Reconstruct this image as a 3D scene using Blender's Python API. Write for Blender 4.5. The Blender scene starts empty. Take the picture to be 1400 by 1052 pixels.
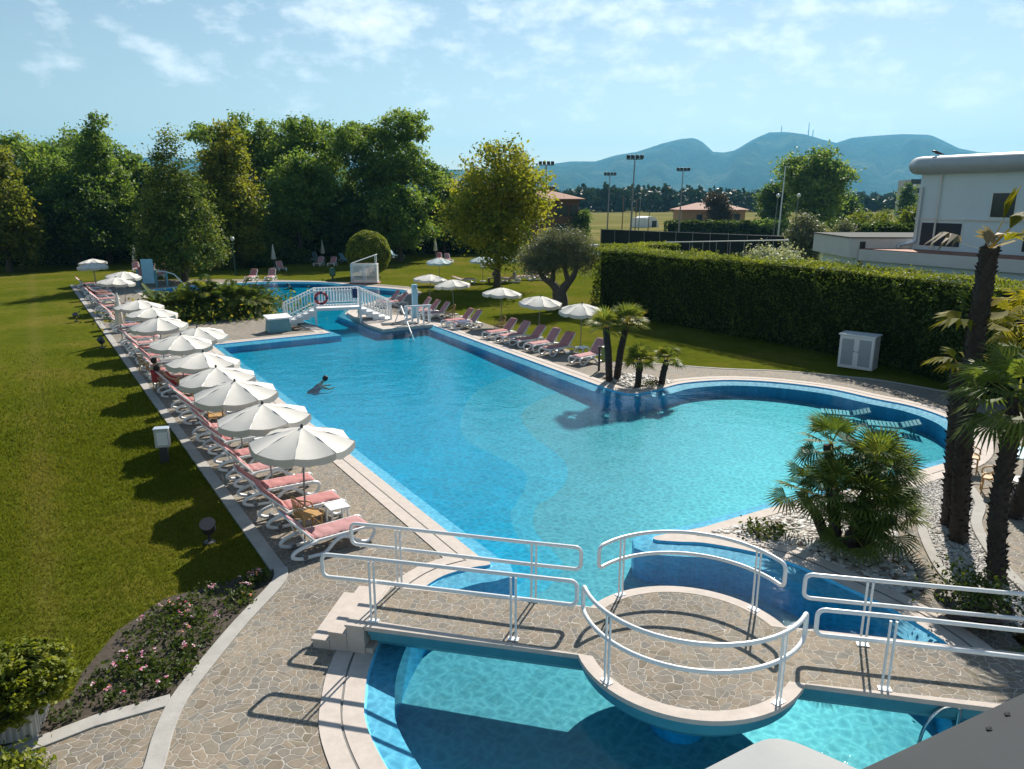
import bpy, bmesh, math, random
import numpy as np
from mathutils import Vector, Matrix
from mathutils.geometry import delaunay_2d_cdt, intersect_point_tri_2d
R = math.radians; PI = math.pi
random.seed(7); rng = np.random.default_rng(7)
sc = bpy.context.scene
COL = sc.collection
# ------------------------------------------------------------------ survey: the photograph's rays meet the ground here
FPX = 1000.; PITCH = math.atan(.253); CAMH = 7.0
cP, sP = math.cos(PITCH), math.sin(PITCH)
def ray(px, py):
    u = (px-700)/FPX; v = (py-526)/FPX
    return u, cP-v*sP, -sP-v*cP
def G(px, py, z=0.):
    dx, dy, dz = ray(px, py); t = (z-CAMH)/dz
    return (dx*t, dy*t)
def W(px, py, Y):
    dx, dy, dz = ray(px, py); t = Y/dy
    return (dx*t, Y, CAMH+dz*t)
PA = (-14.88, 35.66); PD = (.554, -.832); PN = (.832, .554)     # pool frame: along the long side, across it
def SN(s, n): return (PA[0]+s*PD[0]+n*PN[0], PA[1]+s*PD[1]+n*PN[1])
ANG_N = math.atan2(PN[1], PN[0])

# ------------------------------------------------------------------ tags
def tag(o, label=None, cat=None, group=None, kind=None):
    if label: o['label'] = label
    if cat: o['category'] = cat
    if group: o['group'] = group
    if kind: o['kind'] = kind
    return o
def empty(name, loc, rz=0.):
    o = bpy.data.objects.new(name, None); COL.objects.link(o)
    o.location = loc; o.rotation_euler = (0, 0, rz); o.empty_display_size = .2
    return o
def thing(name, label, cat, loc=(0, 0, 0), rz=0., group=None):
    return tag(empty(name, loc, rz), label, cat, group)
def copy_tree(o, parent=None):
    c = o.copy(); COL.objects.link(c); c.parent = parent
    for ch in o.children: copy_tree(ch, c)
    return c
def dup(o, loc, rz, label, group=None, scale=None):
    c = copy_tree(o); c.location = loc; c.rotation_euler = (0, 0, rz); c['label'] = label
    if group: c['group'] = group
    if scale: c.scale = scale if isinstance(scale, tuple) else (scale,)*3
    return c
ORD = ['first','second','third','fourth','fifth','sixth','seventh','eighth','ninth','tenth','eleventh','twelfth','thirteenth','fourteenth',
  'fifteenth','sixteenth','seventeenth','eighteenth','nineteenth','twentieth','twenty-first','twenty-second','twenty-third','twenty-fourth','twenty-fifth','twenty-sixth','twenty-seventh','twenty-eighth']

# ------------------------------------------------------------------ mesh builder
class MB:
    def __init__(s): s.v = []; s.f = []; s.m = []
    def add(s, vs, fs, mi=0):
        b = len(s.v); s.v.extend([tuple(p) for p in vs])
        for f in fs: s.f.append([b+i for i in f]); s.m.append(mi)
    def box(s, c, d, rz=0., mi=0, rot=None):
        M = rot if rot is not None else Matrix.Rotation(rz, 3, 'Z')
        vs = []
        for z in (-.5, .5):
            for x, y in ((-.5,-.5),(.5,-.5),(.5,.5),(-.5,.5)):
                vs.append(M @ Vector((x*d[0], y*d[1], z*d[2])) + Vector(c))
        s.add(vs, [(3,2,1,0),(4,5,6,7),(0,1,5,4),(1,2,6,5),(2,3,7,6),(3,0,4,7)], mi); return s
    def bar(s, a, b, w, h, mi=0):
        a, b = Vector(a), Vector(b); d = b-a; L = d.length
        q = d.to_track_quat('X', 'Z').to_matrix()
        return s.box((a+b)/2, (L, w, h), rot=q, mi=mi)
    def tube(s, path, r, n=8, closed=False, mi=0, caps=True):
        P = [Vector(p) for p in path]; N = len(P)
        rs = r if isinstance(r, (list, tuple)) else [r]*N
        up = None; vs = []
        for i in range(N):
            if closed: t = P[(i+1) % N]-P[i-1]
            else: t = P[min(i+1, N-1)]-P[max(i-1, 0)]
            t.normalize()
            if up is None:
                up = Vector((0, 0, 1)) if abs(t.z) < .9 else Vector((1, 0, 0))
            up = (up-t*up.dot(t))
            if up.length < 1e-5: up = t.orthogonal()
            up.normalize(); sd = t.cross(up)
            for k in range(n):
                a = 2*PI*k/n; vs.append(P[i]+(up*math.cos(a)+sd*math.sin(a))*rs[i])
        fs = []
        for i in range(N if closed else N-1):
            j = (i+1) % N
            for k in range(n):
                l = (k+1) % n; fs.append((i*n+k, i*n+l, j*n+l, j*n+k))
        if caps and not closed: fs.append(tuple(range(n-1, -1, -1))); fs.append(tuple((N-1)*n+k for k in range(n)))
        s.add(vs, fs, mi); return s
    def lathe(s, prof, n=16, c=(0, 0, 0), mi=0, cap=True):
        vs = []; fs = []
        for r, z in prof:
            for k in range(n):
                a = 2*PI*k/n; vs.append((c[0]+r*math.cos(a), c[1]+r*math.sin(a), c[2]+z))
        for i in range(len(prof)-1):
            for k in range(n):
                l = (k+1) % n; fs.append((i*n+k, i*n+l, (i+1)*n+l, (i+1)*n+k))
        if cap: fs.append(tuple(range(n-1, -1, -1))); fs.append(tuple((len(prof)-1)*n+k for k in range(n)))
        s.add(vs, fs, mi); return s
    def prism(s, poly, z0, z1, mi=0, mtop=None):
        n = len(poly)
        if area(poly) < 0: poly = poly[::-1]
        vs = [(x, y, z0) for x, y in poly]+[(x, y, z1) for x, y in poly]
        tris = tri(poly)
        s.add(vs, [(i, (i+1) % n, n+(i+1) % n, n+i) for i in range(n)], mi)
        b = len(s.v)-2*n
        for t in tris:
            s.f.append([b+n+i for i in t]); s.m.append(mi if mtop is None else mtop)
            s.f.append([b+i for i in t[::-1]]); s.m.append(mi)
        return s
    def build(s, name, mats, parent=None, smooth=35, bevel=None, loc=None):
        me = bpy.data.meshes.new(name); me.from_pydata(s.v, [], s.f)
        mats = mats if isinstance(mats, (list, tuple)) else [mats]
        for m in mats: me.materials.append(m)
        if len(mats) > 1: me.polygons.foreach_set('material_index', s.m)
        if smooth:
            me.polygons.foreach_set('use_smooth', [True]*len(me.polygons)); me.update()
            me.set_sharp_from_angle(angle=R(smooth))
        me.update()
        o = bpy.data.objects.new(name, me); COL.objects.link(o)
        if parent is not None: o.parent = parent
        if loc is not None: o.location = loc
        if bevel:
            b = o.modifiers.new('edge', 'BEVEL'); b.width = bevel; b.segments = 2; b.limit_method = 'ANGLE'
        return o
def area(p):
    return .5*sum(p[i][0]*p[(i+1) % len(p)][1]-p[(i+1) % len(p)][0]*p[i][1] for i in range(len(p)))
def tri(poly):
    n = len(poly)
    r = delaunay_2d_cdt([Vector(p) for p in poly], [], [list(range(n))], 1, 1e-6)
    return [tuple(f) for f in r[2]] if len(r[0]) == n else [tuple(f) for f in r[2] if max(f) < n]
def inside(p, poly):
    x, y = p; c = False; n = len(poly); j = n-1
    for i in range(n):
        xi, yi = poly[i]; xj, yj = poly[j]
        if (yi > y) != (yj > y) and x < (xj-xi)*(y-yi)/(yj-yi)+xi: c = not c
        j = i
    return c
def sheet(name, outer, holes, z, mat, parent=None):
    """one flat sheet with polygonal holes"""
    vs = [Vector(p) for p in outer]; ed = [(i, (i+1) % len(outer)) for i in range(len(outer))]
    for h in holes:
        b = len(vs); vs += [Vector(p) for p in h]; ed += [(b+i, b+(i+1) % len(h)) for i in range(len(h))]
    r = delaunay_2d_cdt(vs, ed, [], 0, 1e-6)
    V = [(p.x, p.y, z) for p in r[0]]; F = []
    for f in r[2]:
        c = sum((r[0][i] for i in f), Vector((0, 0)))/len(f)
        if inside(c, outer) and not any(inside(c, h) for h in holes):
            a = area([r[0][i] for i in f]); F.append(list(f) if a > 0 else list(f)[::-1])
    m = MB(); m.add(V, F)
    return m.build(name, mat, parent, smooth=None)
def spline(P, k=6, closed=False):
    out = []; n = len(P)
    rngi = range(n if closed else n-1)
    for i in rngi:
        g = (lambda j: P[j % n]) if closed else (lambda j: P[max(0, min(n-1, j))])
        p0, p1, p2, p3 = g(i-1), g(i), g(i+1), g(i+2)
        for q in range(k):
            t = q/k
            out.append(tuple(.5*((2*b)+(-a+c)*t+(2*a-5*b+4*c-d)*t*t+(-a+3*b-3*c+d)*t**3) for a, b, c, d in zip(p0, p1, p2, p3)))
    if not closed: out.append(tuple(P[-1]))
    return out
def offset(poly, d):
    """closed polygon moved sideways, positive = outwards"""
    s = 1 if area(poly) > 0 else -1; n = len(poly); out = []
    for i in range(n):
        a, b, c = Vector(poly[i-1]), Vector(poly[i]), Vector(poly[(i+1) % n])
        t1 = (b-a).normalized(); t2 = (c-b).normalized()
        n1 = Vector((t1.y, -t1.x))*s; n2 = Vector((t2.y, -t2.x))*s
        m = (n1+n2)
        if m.length < 1e-4: m = n1.copy()
        m.normalize(); k = max(.45, m.dot(n1))
        out.append(tuple(b+m*(d/k)))
    return out
def ring(m, A, B, zA, zB, mi=0):
    n = len(A); vs = [(p[0], p[1], zA) for p in A]+[(p[0], p[1], zB) for p in B]
    m.add(vs, [(i, (i+1) % n, n+(i+1) % n, n+i) for i in range(n)], mi)
def strip(path, w, z0, z1, m, mi=0):
    """raised flat strip following a path"""
    P = [Vector(p) for p in path]; L = []; Rr = []
    for i in range(len(P)):
        t = (P[min(i+1, len(P)-1)]-P[max(i-1, 0)]).normalized(); nn = Vector((-t.y, t.x))*w/2
        L.append(P[i]+nn); Rr.append(P[i]-nn)
    n = len(P)
    vs = [(p.x, p.y, z1) for p in L]+[(p.x, p.y, z1) for p in Rr]+[(p.x, p.y, z0) for p in L]+[(p.x, p.y, z0) for p in Rr]
    fs = []
    for i in range(n-1):
        fs += [(i, n+i, n+i+1, i+1), (2*n+i, i, i+1, 2*n+i+1), (n+i, 3*n+i, 3*n+i+1, n+i+1)]
    fs += [(0, 2*n, 3*n, n), (n-1, 2*n-1, 4*n-1, 3*n-1)]
    m.add(vs, fs, mi); return m

# ------------------------------------------------------------------ materials
def newmat(name):
    m = bpy.data.materials.new(name); m.use_nodes = True; nt = m.node_tree
    return m, nt, nt.nodes['Principled BSDF'], nt.nodes['Material Output']
def nd(nt, t, **kw):
    n = nt.nodes.new(t)
    for k, v in kw.items(): setattr(n, k, v)
    return n
def ramp(nt, fac, stops):
    r = nd(nt, 'ShaderNodeValToRGB'); e = r.color_ramp.elements
    while len(e) < len(stops): e.new(.5)
    for i, (p, c) in enumerate(stops):
        e[i].position = p; e[i].color = tuple(c)+(1,) if len(c) == 3 else c
    nt.links.new(fac, r.inputs[0]); return r.outputs[0]
def noise(nt, vec, scale, detail=3, rough=.55):
    n = nd(nt, 'ShaderNodeTexNoise'); n.inputs['Scale'].default_value = scale; n.inputs['Detail'].default_value = detail
    n.inputs['Roughness'].default_value = rough
    if vec is not None: nt.links.new(vec, n.inputs['Vector'])
    return n.outputs['Fac']
def bump(nt, bs, h, strength, dist=.02):
    b = nd(nt, 'ShaderNodeBump'); b.inputs['Strength'].default_value = strength; b.inputs['Distance'].default_value = dist
    nt.links.new(h, b.inputs['Height']); nt.links.new(b.outputs[0], bs.inputs['Normal']); return b
def mixc(nt, fac, a, b, mode='MIX'):
    n = nd(nt, 'ShaderNodeMix', data_type='RGBA', blend_type=mode)
    for s, v in ((n.inputs[0], fac), (n.inputs[6], a), (n.inputs[7], b)):
        if isinstance(v, (int, float)): s.default_value = v
        elif isinstance(v, tuple): s.default_value = v if len(v) == 4 else v+(1,)
        else: nt.links.new(v, s)
    return n.outputs[2]
def pos(nt): return nd(nt, 'ShaderNodeNewGeometry').outputs['Position']
def obc(nt): return nd(nt, 'ShaderNodeTexCoord').outputs['Object']
def sh(c, k): return tuple(max(0., min(1., x*k)) for x in c)
def M(name, col, rough=.5, var=.12, scale=4., bmp=0., metal=0., spec=.5, world=False, bscale=None, trans=0.):
    m, nt, bs, out = newmat(name)
    v = pos(nt) if world else obc(nt)
    f = noise(nt, v, scale, 4, .65)
    nt.links.new(ramp(nt, f, [(.25, sh(col, 1-var)), (.75, sh(col, 1+var))]), bs.inputs['Base Color'])
    bs.inputs['Roughness'].default_value = rough; bs.inputs['Metallic'].default_value = metal
    bs.inputs['Specular IOR Level'].default_value = spec
    if bmp: bump(nt, bs, noise(nt, v, bscale or scale*6, 3), bmp)
    if trans:
        tr = nd(nt, 'ShaderNodeBsdfTranslucent'); tr.inputs[0].default_value = col+(1,)
        mx = nd(nt, 'ShaderNodeMixShader'); mx.inputs[0].default_value = trans
        nt.links.new(bs.outputs[0], mx.inputs[1]); nt.links.new(tr.outputs[0], mx.inputs[2]); nt.links.new(mx.outputs[0], out.inputs[0])
    return m
def leafmat(name, cols, trans=.35, rough=.55, spec=.35, tcol=None):
    """leaf colours by a per-leaf random value; light passes through the blades"""
    m, nt, bs, out = newmat(name)
    at = nd(nt, 'ShaderNodeAttribute', attribute_name='rnd')
    n = len(cols)
    c = ramp(nt, at.outputs['Fac'], [(i/(n-1) if n > 1 else 0, q) for i, q in enumerate(cols)])
    nt.links.new(c, bs.inputs['Base Color']); bs.inputs['Roughness'].default_value = rough
    bs.inputs['Specular IOR Level'].default_value = spec
    tr = nd(nt, 'ShaderNodeBsdfTranslucent')
    nt.links.new(mixc(nt, 1., c, tcol or (1.25, 1.2, .6), 'MULTIPLY'), tr.inputs[0])
    mx = nd(nt, 'ShaderNodeMixShader'); mx.inputs[0].default_value = trans
    nt.links.new(bs.outputs[0], mx.inputs[1]); nt.links.new(tr.outputs[0], mx.inputs[2]); nt.links.new(mx.outputs[0], out.inputs[0])
    return m
def tilemat(name, col, size, rough=.25, joint=1.25, world=True, spec=.2):
    m, nt, bs, out = newmat(name)
    v = pos(nt)
    b = nd(nt, 'ShaderNodeTexBrick'); b.offset = 0
    b.inputs['Scale'].default_value = 1; b.inputs['Brick Width'].default_value = size; b.inputs['Row Height'].default_value = size
    b.inputs['Mortar Size'].default_value = size*.05; b.inputs['Bias'].default_value = 0
    b.inputs['Color1'].default_value = sh(col, .9)+(1,); b.inputs['Color2'].default_value = sh(col, 1.08)+(1,)
    b.inputs['Mortar'].default_value = sh(col, joint)+(1,)
    mp = nd(nt, 'ShaderNodeMapping'); mp.inputs['Rotation'].default_value = (0, 0, R(-56.3)); nt.links.new(v, mp.inputs[0])
    nt.links.new(mp.outputs[0], b.inputs['Vector'])
    f = noise(nt, v, .6, 3)
    nt.links.new(mixc(nt, 1., b.outputs['Color'], ramp(nt, f, [(.3, (.88, .9, .9)), (.7, (1.05, 1.04, 1.03))]), 'MULTIPLY'), bs.inputs['Base Color'])
    bs.inputs['Roughness'].default_value = rough; bs.inputs['Specular IOR Level'].default_value = spec
    return m
def pavemat(name, size, stones, joint, jw):
    """crazy paving: irregular stones with pale joints"""
    m, nt, bs, out = newmat(name); v = pos(nt)
    w = nd(nt, 'ShaderNodeTexNoise'); w.inputs['Scale'].default_value = 3.4; nt.links.new(v, w.inputs['Vector'])
    vv = nd(nt, 'ShaderNodeVectorMath', operation='MULTIPLY_ADD'); nt.links.new(w.outputs['Color'], vv.inputs[0])
    vv.inputs[1].default_value = (.20, .20, 0); nt.links.new(v, vv.inputs[2])
    w2 = nd(nt, 'ShaderNodeTexNoise'); w2.inputs['Scale'].default_value = 1.0; w2.inputs['Detail'].default_value = 1; nt.links.new(v, w2.inputs['Vector'])
    v2 = nd(nt, 'ShaderNodeVectorMath', operation='MULTIPLY_ADD'); nt.links.new(w2.outputs['Color'], v2.inputs[0]); v2.inputs[1].default_value = (.55, .55, 0); nt.links.new(vv.outputs[0], v2.inputs[2]); vv = v2
    outs = []
    for feat in ('DISTANCE_TO_EDGE', 'F1'):
        t = nd(nt, 'ShaderNodeTexVoronoi', feature=feat, voronoi_dimensions='2D'); t.inputs['Scale'].default_value = 1/size
        nt.links.new(vv.outputs[0], t.inputs['Vector']); outs.append(t)
    sep = nd(nt, 'ShaderNodeSeparateColor'); nt.links.new(outs[1].outputs['Color'], sep.inputs[0])
    c = ramp(nt, sep.outputs[0], [(i/(len(stones)-1), q) for i, q in enumerate(stones)])
    f = noise(nt, v, 9, 5, .7)
    c = mixc(nt, 1., c, ramp(nt, f, [(.3, (.8, .8, .8)), (.7, (1.15, 1.15, 1.15))]), 'MULTIPLY')
    f2 = noise(nt, v, .35, 3)
    c = mixc(nt, 1., c, ramp(nt, f2, [(.3, (.80, .80, .82)), (.7, (1.14, 1.12, 1.09))]), 'MULTIPLY')
    e = ramp(nt, outs[0].outputs['Distance'], [(jw*.6, (1, 1, 1)), (jw*1.4, (0, 0, 0))])
    nt.links.new(mixc(nt, e, c, joint), bs.inputs['Base Color']); bs.inputs['Roughness'].default_value = .8; bs.inputs['Specular IOR Level'].default_value = .15
    h = ramp(nt, outs[0].outputs['Distance'], [(jw*.4, (0, 0, 0)), (jw*2.5, (1, 1, 1))])
    bump(nt, bs, mixc(nt, .25, h, f), .5, .012)
    return m

MT = {}
MT['white_plastic'] = M('white_plastic', (.74, .75, .76), .35, .05, 3, .05)
MT['pink'] = M('pink_cushion', (.55, .245, .24), .85, .12, 6, .35, bscale=14, trans=.18)
MT['pink2'] = M('faded_pink_cushion', (.55, .29, .29), .85, .14, 6, .35, bscale=14, trans=.18)
MT['paleblue'] = M('shade_blue_plastic', (.30, .56, .70), .5, .08)
MT['awning'] = M('awning_fabric', (.33, .34, .34), .8, .04, 3, .06, spec=.15, bscale=20)
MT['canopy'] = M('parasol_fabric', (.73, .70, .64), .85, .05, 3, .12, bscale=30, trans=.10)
MT['valance'] = M('shaded_valance_fabric', (.60, .56, .49), .9, .05, 3, 0, trans=.12)  # canopy cloth with the hanging edge's shade put into the colour
MT['canopy_skylight_blue'] = M('skylight_blue_fabric', (.55, .68, .76), .85, .05, 3, 0, trans=.2)  # white canopy cloth with bluish skylight put into the colour
MT['steel'] = M('painted_steel', (.74, .76, .77), .28, .05, 5, .03)
MT['chrome'] = M('brushed_steel', (.62, .63, .64), .22, .08, 9, .05, metal=1.)
MT['dark_metal'] = M('dark_metal', (.035, .035, .04), .45, .2, 5)
MT['pole'] = M('grey_pole', (.22, .22, .23), .4, .1, 5, metal=.6)
MT['concrete'] = M('concrete_base', (.32, .31, .29), .85, .15, 8, .2)
MT['stone'] = M('pale_stone', (.52, .46, .415), .75, .12, 5, .12, world=True, spec=.12)
MT['kerb'] = M('kerb_stone', (.38, .365, .34), .8, .14, 3, .18, world=True, spec=.12)
MT['grate'] = M('overflow_grate', (.64, .63, .61), .5, .1, 12, .2, world=True)
MT['white_wall'] = M('white_render', (.70, .79, .83), .8, .05, .9, .06)  # white paint with the bluish cast of shade put into the colour
MT['white_paint'] = M('white_paint', (.78, .79, .79), .45, .06, 4, .05)
MT['grey_band'] = M('grey_fascia', (.74, .70, .66), .7, .06, 2)
MT['roof_sheet'] = M('roof_sheet', (.058, .064, .069), .75, .10, 1.6, .04, spec=.12)
MT['terracotta'] = M('terracotta_tiles', (.30, .13, .085), .8, .25, 1.5, .3, bscale=6)
MT['brown_wall'] = M('brown_wall', (.17, .095, .065), .85, .12, 2)
MT['ochre_wall'] = M('ochre_wall', (.36, .22, .12), .85, .10, 2)
MT['door_grey'] = M('grey_louvre_panel', (.33, .37, .40), .6, .08, 6)
MT['glass'] = M('dark_glass', (.03, .05, .06), .08, .2, 2)
MT['shutter'] = M('dark_shutter', (.03, .035, .045), .6, .15, 4)
MT['wicker'] = M('bamboo_cane', (.42, .24, .075), .5, .25, 9, .2)
MT['wood'] = M('worn_wood', (.20, .12, .07), .7, .2, 5)
MT['bark'] = M('bark', (.075, .058, .042), .9, .35, 5, .6, bscale=14)
MT['palm_bark'] = M('fibrous_palm_bark', (.042, .032, .026), .95, .4, 8, .8, bscale=26)
MT['olive_bark'] = M('olive_bark', (.10, .085, .07), .95, .35, 5, .7, bscale=12)
MT['soil'] = M('dark_soil', (.055, .042, .03), .95, .4, 6, .8, bscale=16, world=True)
MT['green_post'] = M('green_paint', (.03, .11, .07), .45, .1, 5)
MT['bin'] = M('yellow_green_bin', (.20, .24, .06), .5, .12, 5)
MT['red'] = M('red_plastic', (.45, .045, .05), .45, .1, 5)
MT['teal'] = M('teal_paint', (.13, .32, .38), .5, .12, 5)
MT['mat'] = M('dark_mat', (.03, .05, .06), .9, .2, 10)
MT['skin'] = M('skin', (.48, .28, .20), .6, .06, 6)
MT['hair'] = M('dark_hair', (.02, .014, .011), .6, .2, 10)
MT['red_cloth'] = M('red_cloth', (.45, .05, .06), .85, .12, 6)
MT['navy'] = M('navy_cloth', (.03, .05, .13), .85, .12, 6)
MT['teal_cloth'] = M('teal_cloth', (.06, .32, .34), .85, .12, 6)
MT['terra_pot'] = M('glazed_pot', (.06, .035, .035), .3, .2, 4)
MT['planter'] = M('fluted_white_planter', (.50, .48, .45), .75, .1, 6, .15)
MT['net'] = M('dark_windbreak', (.012, .018, .018), .9, .2, 3)
MT['house_far'] = M('pale_flats', (.50, .47, .44), .8, .05, 1)
MT['silver'] = M('silver_car_paint', (.55, .60, .66), .25, .05, 3, metal=.3)
MT['tyre'] = M('tyre_rubber', (.02, .02, .02), .8, .1, 8)
MT['band'] = tilemat('light_blue_edge_tiles', (.15, .66, .97), .15, .55, .9, spec=.12)
MT['basin'] = tilemat('blue_wall_tiles', (.10, .52, .86), .25, .3, 1.1)
MT['floor_deep'] = tilemat('pool_floor_tiles', (.0, .52, .78), .25, .4, 1.12)
MT['floor_mid'] = tilemat('sloping_floor_tiles', (.25, .58, .76), .25, .4, 1.12)
MT['floor_shallow'] = tilemat('shallow_floor_tiles', (.46, .52, .60), .25, .4, 1.12)
MT['fascia'] = M('teal_fascia', (.05, .26, .34), .35, .12, 3, .05)
MT['groove'] = M('drain_groove', (.20, .19, .18), .8, .1, 4)
MT['paving'] = pavemat('crazy_paving', .128, [(.185,.158,.120),(.250,.212,.165),(.215,.196,.166),(.275,.225,.17),(.175,.165,.146),(.24,.222,.195)], (.43, .40, .355), .032)
MT['gravel'] = M('grey_gravel', (.36, .36, .355), .9, .35, 22, .9, bscale=30, world=True)
MT['pebble'] = leafmat('pebbles', [(.16,.12,.09),(.34,.30,.26),(.52,.50,.47),(.60,.59,.57),(.24,.21,.19)], trans=0.)
# ------------------------------------------------------------------ foliage
def leafmesh(name, C, size, mat, clump=None, nrm=None, aspect=.55, bend=.0, parent=None, flat=0.):
    """many small leaf blades: C centres (N,3), size (N,), random or biased facing; per-leaf 'rnd' value"""
    N = len(C)
    a = rng.normal(size=(N, 3)); 
    if nrm is not None: a = a*(1-flat)+nrm*flat*1.6
    a /= np.linalg.norm(a, axis=1)[:, None]+1e-9
    b = rng.normal(size=(N, 3)); b -= a*(a*b).sum(1)[:, None]; b /= np.linalg.norm(b, axis=1)[:, None]+1e-9
    t = np.cross(a, b)
    L = b*size[:, None]*.5; Wd = t*(size*aspect*.5)[:, None]
    V = np.empty((N, 4, 3)); V[:, 0] = C-L; V[:, 1] = C+Wd-L*.1; V[:, 2] = C+L; V[:, 3] = C-Wd-L*.1
    me = bpy.data.meshes.new(name)
    me.vertices.add(4*N); me.vertices.foreach_set('co', V.reshape(-1))
    me.loops.add(4*N); me.loops.foreach_set('vertex_index', np.arange(4*N, dtype=np.int32))
    me.polygons.add(N); me.polygons.foreach_set('loop_start', np.arange(0, 4*N, 4, dtype=np.int32))
    me.polygons.foreach_set('loop_total', np.full(N, 4, dtype=np.int32))
    at = me.attributes.new('rnd', 'FLOAT', 'FACE')
    r = rng.random(N)
    if clump is not None: r = np.clip(.45*r+.55*clump, 0, 1)
    at.data.foreach_set('value', r.astype(np.float32))
    me.materials.append(mat); me.update(calc_edges=True); me.validate()
    o = bpy.data.objects.new(name, me); COL.objects.link(o)
    if parent is not None: o.parent = parent
    return o
def blobs_points(blobs, nclump, per, crad, shell=.55):
    """leaf clumps spread through a set of ellipsoids (cx,cy,cz,rx,ry,rz); more towards the outside"""
    B = np.array(blobs); vol = B[:, 3]*B[:, 4]*B[:, 5]; vol = vol**(2/3); k = rng.choice(len(B), nclump, p=vol/vol.sum())
    d = rng.normal(size=(nclump, 3)); d /= np.linalg.norm(d, axis=1)[:, None]
    rad = shell+(1.04-shell)*rng.random(nclump)**.7
    cc = B[k, :3]+d*B[k, 3:]*rad[:, None]
    cr = crad*(.6+.8*rng.random(nclump))
    P = np.repeat(cc, per, 0)+rng.normal(size=(nclump*per, 3))*np.repeat(cr, per)[:, None]*np.array([1, 1, .7])
    return cc, P, np.repeat(rng.random(nclump), per)
def tree(name, label, base, blobs, mat, nclump, per, crad, leaf, trunk_r, bark='bark', group=None, limbs=10, cat='tree', trunk_top=None, shell=.55, aspect=.55, lean=(0, 0)):
    t = thing(name, label, cat, base, 0, group)
    cc, P, cl = blobs_points(blobs, nclump, per, crad, shell)
    keep = P[:, 2] > .05; P = P[keep]; cl = cl[keep]
    leafmesh('crown', P, leaf*(.6+.8*rng.random(len(P))), mat, cl, np.tile([.1, .25, 1.], (len(P), 1)), aspect=aspect, parent=t, flat=.38)
    top = trunk_top or max(b[2] for b in blobs)*.85
    m = MB(); path = []
    for i in range(7):
        f = i/6; path.append((lean[0]*f+.12*trunk_r*math.sin(i*2.1)*2, lean[1]*f+.12*trunk_r*math.cos(i*1.7)*2, -.1+f*top))
    m.tube(path, [trunk_r*(1.25-1.0*(i/6)**.8) if i else trunk_r*1.5 for i in range(7)], 9)
    for i in rng.choice(len(cc), min(limbs, len(cc)), replace=False):
        e = cc[i]; h = min(top*.95, max(top*.25, e[2]*.62)); f = h/top
        s0 = Vector((lean[0]*f, lean[1]*f, h)); e = Vector(e); mid = (s0+e)/2+Vector((0, 0, .12*(e-s0).length))
        r0 = trunk_r*.42*(1-.5*f)
        m.tube([s0, s0.lerp(mid, .5), mid, e], [r0, r0*.75, r0*.5, r0*.16], 6)
    m.build('trunk', MT[bark], t)
    return t
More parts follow.
